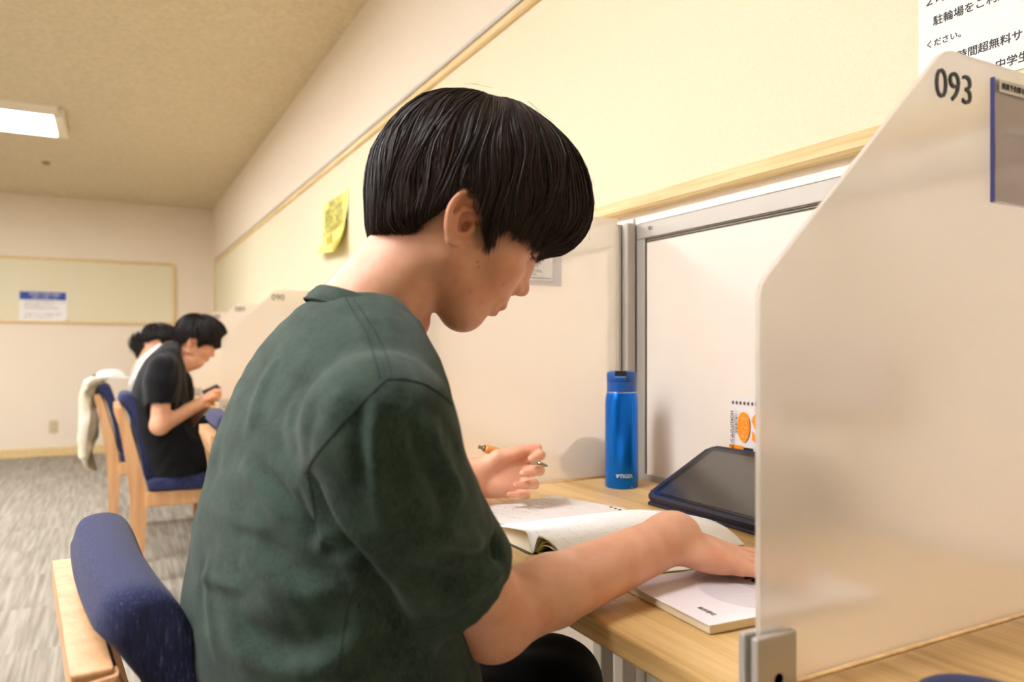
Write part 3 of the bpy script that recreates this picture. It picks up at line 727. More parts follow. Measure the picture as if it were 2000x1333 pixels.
# ------------------------------------------------------------------ hands
def nrm(v): v = np.array(v, float); return v/np.linalg.norm(v)
def hand(f, W, a, n, b, fingers, thumb, sc=1.0, k=.013):
    """W wrist, a forward, n back of hand, b towards the thumb; fingers: (spread, mcp, pip, dip) in degrees, index..little"""
    W = np.array(W, float); a, n, b = nrm(a), nrm(n), nrm(b)
    L = [(.043, .026, .020), (.047, .029, .021), (.043, .027, .021), (.033, .020, .019)]; Rr = [.0088, .0090, .0086, .0076]
    K = [(.088, .027), (.092, .006), (.086, -.015), (.077, -.033)]; P0 = [(.0, .014), (0, .004), (0, -.006), (0, -.016)]
    f.ell(W+(a*.048)*sc, np.array([.044, .030, .0125])*sc, k, R=[a, b, n])
    for (u, v), (u0, v0), r in zip(K, P0, Rr): f.cone(W+(a*u0+b*v0)*sc, W+(a*u+b*v)*sc, .0155*sc, (r+.0022)*sc, k)
    f.ell(W+(a*.035-b*.022-n*.007)*sc, np.array([.032, .014, .012])*sc, .012, R=[a, b, n])
    tips = []
    for i, (sp, m, p, d) in enumerate(fingers):
        s_ = math.radians(sp); dr = a*math.cos(s_)+b*math.sin(s_); q = W+(a*K[i][0]+b*K[i][1])*sc; ang = 0; pts = [q]; fwd = dr
        for l, c in zip(L[i], (m, p, d)):
            ang += math.radians(c); pts.append(pts[-1]+(fwd*math.cos(ang)-n*math.sin(ang))*l*sc)
        r = Rr[i]*sc; f.cone(pts[0], pts[1], r*1.12, r, .004); f.cone(pts[1], pts[2], r, r*.9, .002); f.cone(pts[2], pts[3], r*.92, r*.72, .002); tips.append(pts)
        f.ell(pts[1], (r*1.03,)*3, .003)
    # thumb: list of points in (a, b, n)
    tp = [W+(a*x+b*y+n*z)*sc for x, y, z in thumb]
    f.cone(tp[0], tp[1], .0155*sc, .0135*sc, .012); f.cone(tp[1], tp[2], .0125*sc, .0102*sc, .006); f.cone(tp[2], tp[3], .0106*sc, .0082*sc, .003)
    return tips, tp
def nails(f_tips, n_back, mat, parent, name='fingernail'):
    pass
M_NAIL = simple('nail', (236, 184, 166), .3)
def nail(parent, tip, prev, back, r):
    ax = nrm(np.array(tip)-np.array(prev)); bk = nrm(np.array(back)-ax*(np.array(back)@ax)); sd = np.cross(ax, bk)
    V = []; F = []; n = 6
    for i in range(n+1):
        for j in range(n+1):
            u = (i/n-.5)*2; v = (j/n-.5)*2; lim = math.sqrt(max(0, 1-abs(u)**3))
            p = np.array(tip)-ax*.002+ax*u*r*.85+(sd*math.sin(v*lim*.95)+bk*math.cos(v*lim*.95))*(r*.90+.0004); V.append(p)
    for i in range(n):
        for j in range(n): a = i*(n+1)+j; F.append((a, a+1, a+n+2, a+n+1))
    return mesh_obj('fingernail', V, F, M_NAIL, parent, True)

# ------------------------------------------------------------------ the boy in green
H0 = np.array([.33947, .72, 1.16808]); HY, HP = math.radians(-14), math.radians(38)
hx, HB = head_xf(H0, HY, HP)
def cn(px, py, s): P = atP(px, py, H0+HB[2]*s, HB[2])-H0; q = HB @ P; return (q[0], q[1])
def atD(px, py, d): return CC+ray(px, py)*d
hv, hq = head_field(.00125).mesh(1); tone_h = head_tone(hv); hvw = hx(hv)
# right arm and hand (towards the camera)
SH = np.array([.17, .535, .945]); EL = atD(963, 1206, .645); WR = np.array([.523, .622, .812])
f = Field((.08, .44, .70), (.74, .74, 1.02), .0017)
f.cone(SH, EL, .044, .033, .01); f.ell(EL+[-.001, 0, -.004], (.032, .032, .033), .01)
M1 = EL+(WR-EL)*.28; f.cone(EL, M1+[0, 0, .002], .0325, .0320, .008); f.cone(M1, WR, .0320, .0255, .008)
f.ell(WR+[0, -.005, .008], (.026, .027, .020), .015)
f.ell(WR+[-.008, -.016, .015], (.010, .009, .009), .012)
ah = nrm((.885, -.42, -.31)); bh = nrm((.42, .90, .06)); nh = nrm(np.cross(ah, bh)); nh = nh if nh[2] > 0 else -nh
tipsR, tpR = hand(f, WR, ah, nh, bh, [(9, -8, 8, 6), (2, -8, 8, 6), (-6, -8, 8, 6), (-15, -8, 8, 4)], [(.012, .016, -.010), (.045, .040, -.014), (.070, .056, -.018), (.094, .062, -.020)], .88, .011)
va, qa = f.mesh(2)
# left arm and hand holding the pen
SHL = np.array([.19, .89, .95]); ELL = np.array([.35, 1.02, .80]); WL = np.array([.516, 1.092, .808])
f = Field((.08, .80, .70), (.74, 1.19, 1.02), .0019)
f.cone(SHL, ELL, .047, .038, .02); f.cone(ELL, WL, .038, .0265, .02); f.ell(WL, (.026, .022, .028), .012)
al_ = nrm((.90, -.43, .06)); nl = nrm((.44, .89, -.10)); bl = nrm(np.cross(nl, al_)); bl = bl if bl[2] > 0 else -bl
tipsL, tpL = hand(f, WL, al_, nl, bl, [(10, 40, 60, 34), (2, 58, 60, 30), (-4, 62, 62, 32), (-8, 66, 62, 34)], [(.014, .014, -.010), (.045, .034, -.016), (.082, .042, -.018), (.118, .046, -.018)], .88)
vl, ql = f.mesh(2)
# hidden trunk and legs of the body
f = Field((.02, .45, .02), (.72, 1.0, 1.09), .006)
f.ell((.178, .71, .78), (.075, .13, .20), .02); f.ell((.22, .71, .56), (.115, .155, .10), .04)
f.cone((.182, .62, .945), (.182, .80, .945), .040, .040, .02)
f.cone((.188, .71, .95), (.205, .715, .99), .045, .038, .02)
for hy, kx, ky, kz in ((.63, .50, .60, .535), (.80, .485, .845, .560)):
    f.cone((.22, hy, .55), (kx, ky, kz), .072, .052, .03); f.cone((kx, ky, kz), (kx-.02, ky, .10), .05, .035, .02)
vt, qt = f.mesh(1)
V, Q = join([(hvw, hq), (va, qa), (vl, ql), (vt, qt)])
boy = mesh_obj('person', V, Q, M_SKIN, None, True); tag(boy, 'boy in a dark green t-shirt reading at the desk in the foreground', 'person')
tn = np.ones((len(V), 3)); tn[:len(hv)] = tone_h
nb = len(hv)
for tips in (tipsR, tipsL):
    for pts in tips:
        d = np.linalg.norm(V-pts[3], axis=1); m = .35*np.exp(-(d/.012)**2); tn *= 1-m[:, None]*np.array([0, .25, .25])
        for jn in (1, 2):
            d = np.linalg.norm(V-pts[jn], axis=1); m = .3*np.exp(-(d/.007)**2); tn *= 1-m[:, None]*np.array([.02, .16, .18])
d = np.linalg.norm(V-tpL[3], axis=1); tn *= 1-(.4*np.exp(-(d/.013)**2))[:, None]*np.array([0, .3, .28])
d = np.linalg.norm(V-(EL+[0, -.02, -.02]), axis=1); tn *= 1-(.5*np.exp(-(d/.035)**2))[:, None]*np.array([0, .16, .2])
vcolor(boy, 'tone', tn)
for t_, nn, rr_ in ((tipsR, nh, .0064),):
    for pts in t_: nail(boy, pts[3], pts[2], nn, rr_)
nail(boy, tpL[3], tpL[2], bl*.6-nl*.2, .0072)
# eyes and lashes
for s in (1, -1):
    eb = cn(1037, 501, .03)
    V = []; F = []
    for i in range(30):
        u = i/29; z = s*(.0165+.027*u); bx = eb[0]-.002+.004*math.sin(math.pi*u)-.0040*u*u; by = eb[1]-.0005+.0015*math.sin(math.pi*u)
        ln = .0055+.0035*math.sin(math.pi*min(1, u*1.1)); tip = (bx+ln*.95, by-.0020, z+s*(u-.4)*.004); k = len(V)
        V += [(bx-.002, by+.0003, z-.0003), (bx-.002, by-.0003, z+.0003), tip]; F.append((k, k+1, k+2)); 
    mesh_obj('eyelashes', hx(V), F, M_DARK, boy)
    m = MB().tube([hx((eb[0]-.0012+.004*math.sin(math.pi*u)-.0045*u*u, eb[1]-.0008+.001*math.sin(math.pi*u), s*(.015+.029*u))) for u in np.linspace(0, 1, 12)], [.0004]+[.0011]*10+[.0004], 6).build('eyeline', M_DARK, boy, True)
outline = [(.0939, .0051), (.1102, .0201), (.1139, .0392), (.1129, .0529), (.1044, .0715), (.0892, .088), (.0662, .105), (.0375, .1131), (.0006, .1133), (-.032, .1088), (-.0563, .0945), (-.0789, .0832), (-.0972, .067), (-.1113, .046), (-.1171, .0192), (-.1167, -.0108), (-.1124, -.0314), (-.101, -.0527), (-.083, -.0749), (-.0601, -.0993)]
low_px = [(716, 466, 0), (735, 467, .01), (750, 465, .01), (785, 462, .03), (820, 441, .06), (855, 413, .075), (875, 396, .08), (905, 378, .08), (934, 385, .08), (942, 445, .08), (950, 478, .08), (957, 484, .08), (964, 455, .08), (976, 447, .08), (990, 452, .07), (1004, 462, .07), (1012, 455, .06), (1019, 466, .06), (1030, 470, .05), (1043, 486, .04), (1052, 482, .03), (1062, 500, .02), (1100, 501, 0), (1125, 480, 0), (1137, 462, 0)]
lower = [cn(*p) for p in low_px]
hair_system('hair', outline, lower, hx, M_HAIR, boy, n=36000, width=.00032, jitter=.013, messy=1.2, clump=.75)
# flyaway hairs
rng = np.random.RandomState(5); V = []; F = []
for i in range(36):
    ph = rng.uniform(-.1, 2.6); z = rng.uniform(-.04, .06); k0 = np.interp(ph, np.linspace(0, 3.6, 20), [np.hypot(*p) for p in outline]); a = np.array([math.cos(ph)*k0*.97, math.sin(ph)*k0*.97, z*.6])
    t1 = np.array([math.sin(ph), -math.cos(ph), rng.uniform(-.4, .4)])*rng.choice([-1, 1, 1]); L = rng.uniform(.008, .022); out = a/np.linalg.norm(a)
    pts = [a+t1*L*u+out*L*(.15*u-.05*u*u)*rng.uniform(.4, 1.1) for u in np.linspace(0, 1, 8)]
    for j, p in enumerate(pts):
        w_ = .00008; V += [p+[0, w_, w_], p-[0, w_, w_]]
        if j: b0 = len(V)-4; F.append((b0, b0+1, b0+3, b0+2))
fly = mesh_obj('loose_hair', hx(np.array(V)), F, M_HAIR, boy); fly['kind'] = 'stuff'; vcolor(fly, 'tone', np.full((len(V), 3), .6))

# ---- t-shirt
def shirt_mat(name, c1, c2):
    t = NT(name); v = t.coord(); f = t.noise(v, 26, 6, .65); g = t.noise(v, 1300, 2); v2 = t.coord((500, 500, 90)); g2 = t.noise(v2, 2, 3)
    mx = t.add('ShaderNodeMath', operation='MULTIPLY_ADD'); t.link(g2, mx.inputs[0]); mx.inputs[1].default_value = .8; t.link(f, mx.inputs[2])
    ms = t.add('ShaderNodeMath', operation='MULTIPLY'); t.link(mx.outputs[0], ms.inputs[0]); ms.inputs[1].default_value = .555
    t.link(t.ramp(ms.outputs[0], [(.36, c1), (.64, c2)]), t.b.inputs['Base Color']); t.set(Roughness=.92); t.b.inputs['Sheen Weight'].default_value = .10; t.b.inputs['Specular IOR Level'].default_value = .2; t.b.inputs['Sheen Roughness'].default_value = .5
    t.bump(g, .6, .0008); return t.m
M_GREEN = shirt_mat('washed_dark_green_cotton', (31, 44, 37), (61, 79, 67)); M_SEAM = simple('dark_green_seam', (24, 38, 38), .9)
M_BLK = shirt_mat('black_cotton', (8, 8, 10), (15, 15, 18)); M_WHT = shirt_mat('white_cotton', (226, 220, 208), (240, 236, 226))
def torso_fn(zs, xb, xf, hw, yc, p=2.3):
    def fn(P):
        z = P[2]; b = np.interp(z, zs, xb); f_ = np.interp(z, zs, xf); w = np.interp(z, zs, hw)
        a = (f_-b)/2; q = (np.abs((P[0]-(b+f_)/2)/a)**p+np.abs((P[1]-yc)/w)**p)**(1/p)
        d = (q-1)*np.minimum(a, w); return np.maximum(d, np.maximum(zs[0]-z, z-zs[-1]))
    return fn
zs = [.50, .58, .66, .72, .786, .85, .894, .933, .964, .985, 1.005, 1.022, 1.038, 1.052, 1.064]
xb = [.115, .10, .075, .060, .055, .065, .0755, .086, .0975, .107, .118, .129, .142, .156, .176]
xf = [.345, .335, .325, .312, .302, .294, .286, .280, .276, .273, .269, .264, .259, .252, .240]
hw = [.20, .195, .19, .185, .185, .19, .195, .195, .190, .180, .160, .136, .108, .078, .05]
YC = .705
f = Field((-.02, .40, .47), (.46, 1.10, 1.09), .0030)
f.op(torso_fn(zs, xb, xf, hw, YC, 2.05), (0, .4, .5), (.4, 1.1, 1.08), 0)
A0 = atD(738, 842, .548); A1 = atD(780, 980, .565); A2 = atD(857, 1108, .598); A3 = atD(940, 1210, .634)
f.cone(SH+[0, .012, -.006], A0, .036, .049, .03)
g_ = Field((-.02, .40, .47), (.46, 1.10, 1.09), .0030); g_.chain([A0, A1, A2, A3], [.0545, .0585, .057, .055], .006)
f.chain([SHL+[-.01, 0, 0], SHL+[.01, .02, -.02], (.27, .965, .88), (.33, 1.005, .82)], [.052, .06, .06, .055], .03)
# open the right cuff
ax = nrm(A3-A2); cut = A2+(A3-A2)*.27
def cutfn(P): return -(( (P[0]-cut[0])*ax[0]+(P[1]-cut[1])*ax[1]+(P[2]-cut[2])*ax[2]))
near = lambda P: np.sqrt((P[0]-cut[0])**2+(P[1]-cut[1])**2+(P[2]-cut[2])**2)-.085
g_.op(lambda P: np.maximum(cutfn(P), near(P)), cut-.08, cut+.08, .003, 's')
g_.cone(A2-(A3-A2)*.5, A3+(A3-A2)*.8, .047, .053, .004, 's')
f.F = smin(f.F, g_.F, .012); del g_
sv, sq = f.mesh(3)
# folds: polylines measured on the cloth, pressed along the surface normal
bv = BVHTree.FromPolygons([tuple(v) for v in sv], [tuple(map(int, q)) for q in sq])
def onsurf(pts, bvh=None, lift=0):
    out = []
    for px, py in pts:
        r = Vector(ray(px, py)).normalized(); h = (bvh or bv).ray_cast(Vector(CC), r)
        if h[0] is not None: out.append(np.array(h[0])+np.array(h[1])*lift)
    return out
N = vnormals(sv, sq); disp = np.zeros(len(sv))
def fold(px, amp, wid, n=6, ends=.25):
    L = onsurf([tuple(p[:2]) for p in smooth_line([(*q, 0) for q in px], n)]); wid = wid*.82
    if len(L) < 2: return
    d, t = seg_dist(sv, L); fall = np.clip(np.minimum(t, 1-t)/ends, 0, 1)**.7; disp[:] += amp*np.exp(-(d/wid)**2)*fall
V_ = [  # valleys (negative) and ridges (positive)
 ([(596, 918), (625, 985), (668, 1055), (722, 1120), (762, 1175), (800, 1240)], -.013, .010), ([(585, 950), (600, 1020), (612, 1065)], -.004, .006),
 ([(636, 935), (690, 1040), (760, 1130), (822, 1215)], .006, .014),
 ([(484, 888), (530, 935), (572, 990), (600, 1030), (625, 1070)], -.0055, .006), ([(470, 905), (515, 960), (560, 1020)], .004, .010),
 ([(625, 1072), (655, 1078), (690, 1076)], -.006, .007),
 ([(410, 995), (455, 1018), (520, 1040)], .0024, .006), ([(450, 1030), (500, 1052), (570, 1085)], -.0024, .008),
 ([(385, 1122), (430, 1142), (480, 1152)], .0028, .006), ([(390, 1140), (430, 1160), (480, 1172)], -.0020, .008),
 ([(450, 1180), (480, 1230), (535, 1262), (600, 1258), (650, 1220), (680, 1165)], -.007, .014), ([(440, 1215), (480, 1275), (550, 1305), (640, 1290), (690, 1240)], .005, .013),
 ([(500, 1060), (560, 1100), (620, 1120), (670, 1110)], -.004, .014), ([(470, 1090), (540, 1140), (610, 1160), (670, 1140)], .004, .012),
 ([(732, 770), (728, 850), (735, 950), (752, 1050)], .0048, .007), ([(712, 780), (705, 860), (716, 960)], -.0040, .007), ([(762, 790), (770, 880), (785, 960), (812, 1060)], -.0046, .008), ([(780, 860), (790, 960), (790, 1060)], .0036, .006),
 ([(822, 800), (850, 870), (880, 930), (905, 985)], .0052, .007), ([(800, 800), (822, 880), (860, 960), (880, 1030)], -.0056, .009), ([(850, 790), (880, 850), (905, 900)], -.003, .008),
 ([(860, 1040), (900, 1062), (950, 1062)], .0062, .008), ([(870, 1070), (910, 1088), (955, 1082)], -.004, .007), ([(962, 1050), (974, 1072), (972, 1100)], -.012, .008), ([(905, 1160), (950, 1140), (985, 1110)], .0030, .008), ([(800, 1130), (850, 1170), (890, 1200)], .003, .010), ([(780, 1100), (830, 1120), (890, 1130), (940, 1115)], -.0035, .010),
 ([(590, 760), (572, 830), (578, 880)], .0035, .012), ([(615, 780), (600, 850), (600, 890)], -.003, .010), ([(540, 700), (505, 780), (490, 850)], .0035, .014), ([(660, 760), (655, 800), (630, 850)], .0025, .010),
 ([(410, 1080), (405, 1150), (412, 1220), (425, 1300)], .0025, .006), ([(398, 1080), (390, 1160), (398, 1250)], -.0025, .007), ([(700, 1160), (730, 1220), (745, 1290)], -.004, .010), ([(680, 1195), (710, 1200), (735, 1195)], .0035, .005),
 ([(560, 930), (640, 1010), (650, 1065)], .003, .012), ([(445, 800), (425, 880), (415, 960)], -.0025, .016),
]
for P_, a_, w_ in V_: fold(P_, a_, w_)
x, y, z = sv.T
disp *= 1.0; disp += .0006*np.sin(x*60+7*np.sin(z*22+y*8))*np.sin(z*34+5*np.sin(x*18))+.0005*np.sin(z*150+9*np.sin(x*50))*np.sin(x*90+y*30)
mfar = np.clip((YC+.05-y)/.1, .3, 1)
sv2 = sv+N*disp[:, None]; sv2 = lap(sv2, sq, 1)
shirt = mesh_obj('t_shirt', sv2, sq, M_GREEN, boy, True); tag(shirt, 'dark green t-shirt')
bv2 = BVHTree.FromPolygons([tuple(v) for v in sv2], [tuple(map(int, q)) for q in sq])
def seam(px, rad=.0007, lift=-.0001, name='seam', mat=None):
    L = onsurf([tuple(p[:2]) for p in smooth_line([(*q, 0) for q in px], 8)], bv2, lift)
    L = [p for i, p in enumerate(L) if i == 0 or np.linalg.norm(p-L[i-1]) < .03]
    if len(L) > 3: MB().tube(L, rad, 6).build(name, mat or M_SEAM, shirt, True)
seam([(755, 742), (720, 775), (680, 815), (645, 855), (610, 900), (600, 925)], .0009)
seam([(755, 742), (790, 742), (830, 752), (862, 772), (884, 792)], .0009)
seam([(672, 578), (690, 610), (715, 650), (728, 690), (742, 740)], .0006); seam([(690, 585), (715, 620), (742, 665), (755, 700), (764, 740)], .0006)
seam([(601, 930), (612, 985), (618, 1040), (630, 1068)], .0007)
seam([(716, 1095), (690, 1150), (672, 1230), (660, 1333)], .0006)
seam([(812, 1232), (850, 1222), (920, 1180), (980, 1120), (1002, 1090)], .0004)
# collar
pb = atY(612, 580, .722); pn = atY(722, 608, .650); pf = atY(812, 652, .715); c0 = (pb+pf)/2; e1 = (pf-pb)/2; e2 = pn-c0; e2 = (e2-e1*(e2@e1)/(e1@e1)*.3)*1.07
V = []; F = []; n = 48; upn = nrm(np.cross(e2, e1)); upn = upn if upn[2] > 0 else -upn
for i in range(n):
    a = 2*math.pi*i/n; r_ = e1*math.cos(a)+e2*math.sin(a); rn = nrm(r_)
    for (dr, du) in ((.0075, -.007), (.006, .000), (.001, .0085), (-.0015, .0105), (-.0035, .0095), (-.003, .0), (-.002, -.008)): V.append(c0+r_+rn*dr+upn*(du+.0015))
for i in range(n):
    j = (i+1) % n
    for k in range(6): F.append((i*7+k, j*7+k, j*7+k+1, i*7+k+1))
mesh_obj('collar', V, F, M_GREEN, shirt, True)
MB().tube([c0+(e1*math.cos(a)+e2*math.sin(a))*1.0+nrm(e1*math.cos(a)+e2*math.sin(a))*.0078-upn*.0042 for a in np.linspace(0, 2*math.pi, 60)], .0007, 6).build('collar_seam', M_SEAM, shirt, True)
# trousers
f = Field((.04, .45, .03), (.70, 1.0, .72), .005)
f.ell((.23, .71, .56), (.125, .175, .115), .03)
for hy, kx, ky, kz in ((.625, .50, .60, .535), (.80, .505, .850, .560)):
    f.cone((.23, hy, .555), (kx, ky, kz), .088, .070, .03); f.ell((kx, ky, kz), (.070, .066, .070), .02); f.cone((kx, ky, kz), (kx-.02, ky, .10), .066, .055, .03)
V, Q = f.mesh(2); nn = vnormals(V, Q); V = V+nn*(.002*np.sin(V[:, 0]*50+V[:, 2]*40+4*np.sin(V[:, 1]*30)))[:, None]
tag(mesh_obj('trousers', V, Q, M_BLK, boy, True), 'black trousers')
for sy in (.60, .845):
    f = Field((.38, sy-.08, 0), (.70, sy+.08, .14), .004); f.ell((.49, sy, .06), (.07, .042, .05), .02); f.ell((.59, sy, .035), (.07, .045, .035), .03); f.cone((.45, sy, .02), (.60, sy, .02), .025, .025, .02)
    V, Q = f.mesh(1); V[:, 2] = np.maximum(V[:, 2], .001); mesh_obj('shoe', V, Q, M_DARK, boy, True)
# ---- pen held in the left hand
p_t = atY(1070, 911, 1.070); p_e = atY(934, 873, 1.115); ax = nrm(p_e-p_t); L = np.linalg.norm(p_e-p_t)
root = empty('pen', tuple(p_t)); tag(root, 'pen with a wooden barrel held between the left hand\'s fingers', 'pen')
def along(a): return tuple(ax*a)
MB().tube([along(0), along(.004), along(.018)], [.0006, .0022, .0048], 14).build('metal_tip', simple('pen_steel', (150, 148, 138), .25, .9), root, True)
MB().tube([along(.018), along(.045)], [.0050, .0058], 16).build('grip', simple('pen_grip', (220, 205, 190), .3, .3), root, True)
MB().tube([along(.045), along(.07), along(L-.016), along(L-.012)], [.0062, .0070, .0070, .0062], 16).build('barrel', noisy('pen_wood', (206, 134, 56), (226, 156, 76), 60, .4), root, True)
MB().tube([along(L-.012), along(L-.008), along(L-.0079), along(L)], [.0056, .0050, .0032, .0028], 12).build('push_button', simple('pen_steel_end', (120, 112, 92), .3, .9), root, True)
# ------------------------------------------------------------------ things on the desk
bc = atZ(1214, 951, ZD); BX, BY = bc[0], bc[1]
root = empty('water_bottle', (BX, BY, ZD)); tag(root, 'tall blue metal water bottle with scratches standing by the screen corner', 'bottle'); root.rotation_euler = (0, 0, 0)
tm = NT('blue_metallic_paint'); v = tm.coord(); nf = tm.noise(v, 110, 6, .75); tcz = tm.add('ShaderNodeTexCoord'); sp = tm.add('ShaderNodeSeparateXYZ'); tm.link(tcz.outputs['Object'], sp.inputs[0])
mr = tm.add('ShaderNodeMapRange'); tm.link(sp.outputs[2], mr.inputs[0]); mr.inputs[1].default_value = .0; mr.inputs[2].default_value = .007; mr.inputs[3].default_value = .17; mr.inputs[4].default_value = 0
ad = tm.add('ShaderNodeMath', operation='ADD'); tm.link(nf, ad.inputs[0]); tm.link(mr.outputs[0], ad.inputs[1])
tm.link(tm.ramp(ad.outputs[0], [(.70, (0, 108, 220)), (.715, (190, 186, 176))]), tm.b.inputs['Base Color']); tm.set(Metallic=.72, Roughness=.27)
R0 = .0297
MB().lathe([(0, 0), (.0275, 0), (.0290, .0012), (R0, .004), (R0, .150), (.0290, .160), (.0277, .1685), (.0270, .1710), (0, .1710)], 72).build('bottle_body', tm.m, root, 'auto')
MB().lathe([(0, .1705), (.0268, .1705), (.0271, .1716), (.0268, .1725), (0, .1725)], 64).build('steel_ring', simple('steel_ring', (190, 200, 210), .2, .9), root, 'auto')
MBL = simple('blue_plastic', (8, 78, 158), .38)
MB().lathe([(0, .1722), (.0262, .1722), (.0264, .1735), (.0264, .1905), (.0258, .1912), (0, .1912)], 64).build('cap_ring', MBL, root, 'auto')
MB().lathe([(0, .1914), (.0262, .1914), (.0268, .1925), (.0268, .2045), (.0255, .2080), (.020, .2100), (0, .2105)], 64).build('lid', MBL, root, 'auto')
db = math.atan2(-BY, -BX)-.06; Mb = Matrix.Rotation(db, 4, 'Z')
MB().box((.0180, -.0105, .2010), (.0275, .0105, .2108), .0012, M=Mb).build('lid_button', simple('black_plastic', (30, 26, 24), .35), root)
MB().box((.0255, -.0100, .1985), (.0273, .0100, .2005), .0006, M=Mb).build('button_lip', simple('light_blue_lip', (80, 150, 215), .3), root)
def wrap(o, r, a0, z0):
    for v_ in o.data.vertices:
        a = a0+v_.co.x/r; rr_ = r+v_.co.z; v_.co = (rr_*math.cos(a), rr_*math.sin(a), z0+v_.co.y)
o = text_obj('printed_name', 'TIGER', .0092, simple('silver_print', (205, 208, 212), .35, .5), Matrix.Identity(4), root, .0001, .0003)
wrap(o, R0+.0002, db-.07, .0205)
o = mesh_obj('printed_emblem', [(x, y, 0) for x, y in ((-.006, .0065), (-.003, .0055), (0, .0065), (-.0005, .003), (-.0025, 0), (-.0045, 0), (-.006, .003))], [(0, 1, 2, 3, 4, 5, 6)], simple('silver_emblem', (205, 208, 212), .35, .5), root)
wrap(o, R0+.0004, db-.07, .0205)

# tablet in a folding case
def slab(w, h, t, r, M, name, mat, parent, bev=.002):
    pts = []
    for cx, cy, a0 in ((w-r, h-r, 0), (r, h-r, 90), (r, r, 180), (w-r, r, 270)):
        for k in range(7): a = math.radians(a0+15*k); pts.append((cx+r*math.cos(a), cy+r*math.sin(a)))
    return MB().prism(pts, 0, t, 2, bev, M=M).build(name, mat, parent)
T0 = (.764, .966, ZD); root = empty('tablet', T0); tag(root, 'tablet in a dark navy case propped at a slant behind the hand', 'tablet')
M_NAVY = simple('navy_case', (26, 30, 52), .5); sl = math.atan2(.072, .141)
ex = (0, -1, 0); ey = (math.cos(sl), 0, math.sin(sl))
M0 = frame_M((0, 0, .002), ex, ey); MF = M0 @ Matrix.Translation((0, 0, 0))
slab(.250, .160, .010, .014, M0 @ Matrix.Translation((0, 0, .004)), 'case_shell', M_NAVY, root, .003)
slab(.232, .143, .0012, .008, M0 @ Matrix.Translation((.009, .009, .0135)), 'bezel', simple('black_bezel', (16, 16, 20), .25), root, .0004)
tsc = simple('screen_glass', (52, 45, 40), .2); tsc.node_tree.nodes['Principled BSDF'].inputs['IOR'].default_value = 2.0; slab(.210, .130, .0008, .003, M0 @ Matrix.Translation((.021, .014, .0143)), 'screen', tsc, root, .0002)  # grey-brown base carries part of the pale panel's reflection as colour
MB().box((.006, -.004, -.0006), (.244, .018, .0045), .0015, M=M0 @ rot('X', -7)).build('case_flap', M_NAVY, root)
slab(.246, .07, .006, .004, frame_M((.150, -.002, .0), ex, (-.35, 0, 1)) @ Matrix.Translation((0, 0, -.006)), 'case_stand', M_NAVY, root, .001)

# refill pouch leaning on the screen
pc = atX(1421, 880, .908); root = empty('snack_pouch', (.9135, pc[1], ZD)); tag(root, 'orange and white hanging pouch with punched holes behind the tablet', 'pouch')
Wp, Hp = .125, HC-.078-ZD; V = []; F = []; nx, nz = 16, 20
for side in (1, -1):
    for i in range(nx+1):
        for k in range(nz+1):
            u, v = i/nx, k/nz; th = .0009+(.0036*math.sin(math.pi*u)**.5*max(0, math.sin(math.pi*min(1, v/.86)))**.5 if 0 < u < 1 else 0)
            V.append((-side*th+.004*v*0+.0, -Wp*u, Hp*v))
for sd in (0, 1):
    o_ = sd*(nx+1)*(nz+1)
    for i in range(nx):
        for k in range(nz): a = o_+i*(nz+1)+k; F.append((a, a+1, a+nz+2, a+nz+1) if sd else (a, a+nz+1, a+nz+2, a+1))
mesh_obj('film', V, F, simple('glossy_white_film', (232, 226, 224), .3), root, True)
M_ORG = simple('orange_print_film', (245, 146, 16), .35); FX = -.0056
def dec(poly, name, mat, x=FX): return MB().prism([(-a, b) for a, b in poly], x-.0004, x, 0).build(name, mat, root)
def elp(cx, cz, rx, rz_, n=28, tilt=0): return [(cx+rx*math.cos(a)*math.cos(tilt)-rz_*math.sin(a)*math.sin(tilt), cz+rz_*math.sin(a)*math.cos(tilt)+rx*math.cos(a)*math.sin(tilt)) for a in [2*math.pi*k/n for k in range(n)]]
zh = Hp
s = MB()
for k in range(14): s.prism([(-a, b) for a, b in elp(.008+.0085*k, zh-.009, .0022, .0030, 12)], -.0017, -.0010, 0)
s.build('punched_holes', simple('hole_dark', (96, 82, 70), .7), root)
dec(elp(.036, zh-.047, .0135, .0245), 'orange_oval', M_ORG)
dec([(.004, 0), (.035, 0), (.035, zh-.078), (.004, zh-.078)], 'orange_block', M_ORG)
dec([(.037, 0), (.057, 0), (.057, zh-.080), (.037, zh-.080)], 'black_block', M_INK, FX-.0003)
dec(elp(.088, zh-.110, .024, .030), 'orange_curve', M_ORG)
dec(elp(.0185, zh-.095, .0085, .0105), 'white_disc', M_WHITE, FX-.0005)
TF = lambda a, z: frame_M((FX-.0012, -a, z), (0, -1, 0), (0, 0, 1)); TV = lambda a, z: frame_M((FX-.0012, -a, z), (0, 0, -1), (0, -1, 0))
text_obj('letter', 'S', .062, M_ORG, TF(.055, zh-.068), root, .0002, .0022); text_obj('letter', 'A', .013, M_ORG, TF(.0140, zh-.0995), root, .0002)
text_obj('small_text', 'HOKUYOサンプル', .0085, M_INK, TV(.0085, zh-.022), root, .0001, .0002); text_obj('small_text', '／人気の新商品', .0055, M_INK, TV(.0190, zh-.020), root, .0001)
text_obj('small_text', 'なめらかなめ', .0125, simple('gold_print', (226, 190, 110), .4), TV(.0425, zh-.100), root, .0001)
text_obj('small_text', '長く使えて\nおいしさ続く', .0072, simple('pale_orange_print', (250, 190, 110), .5), TV(.0395, zh-.030), root, .0001)
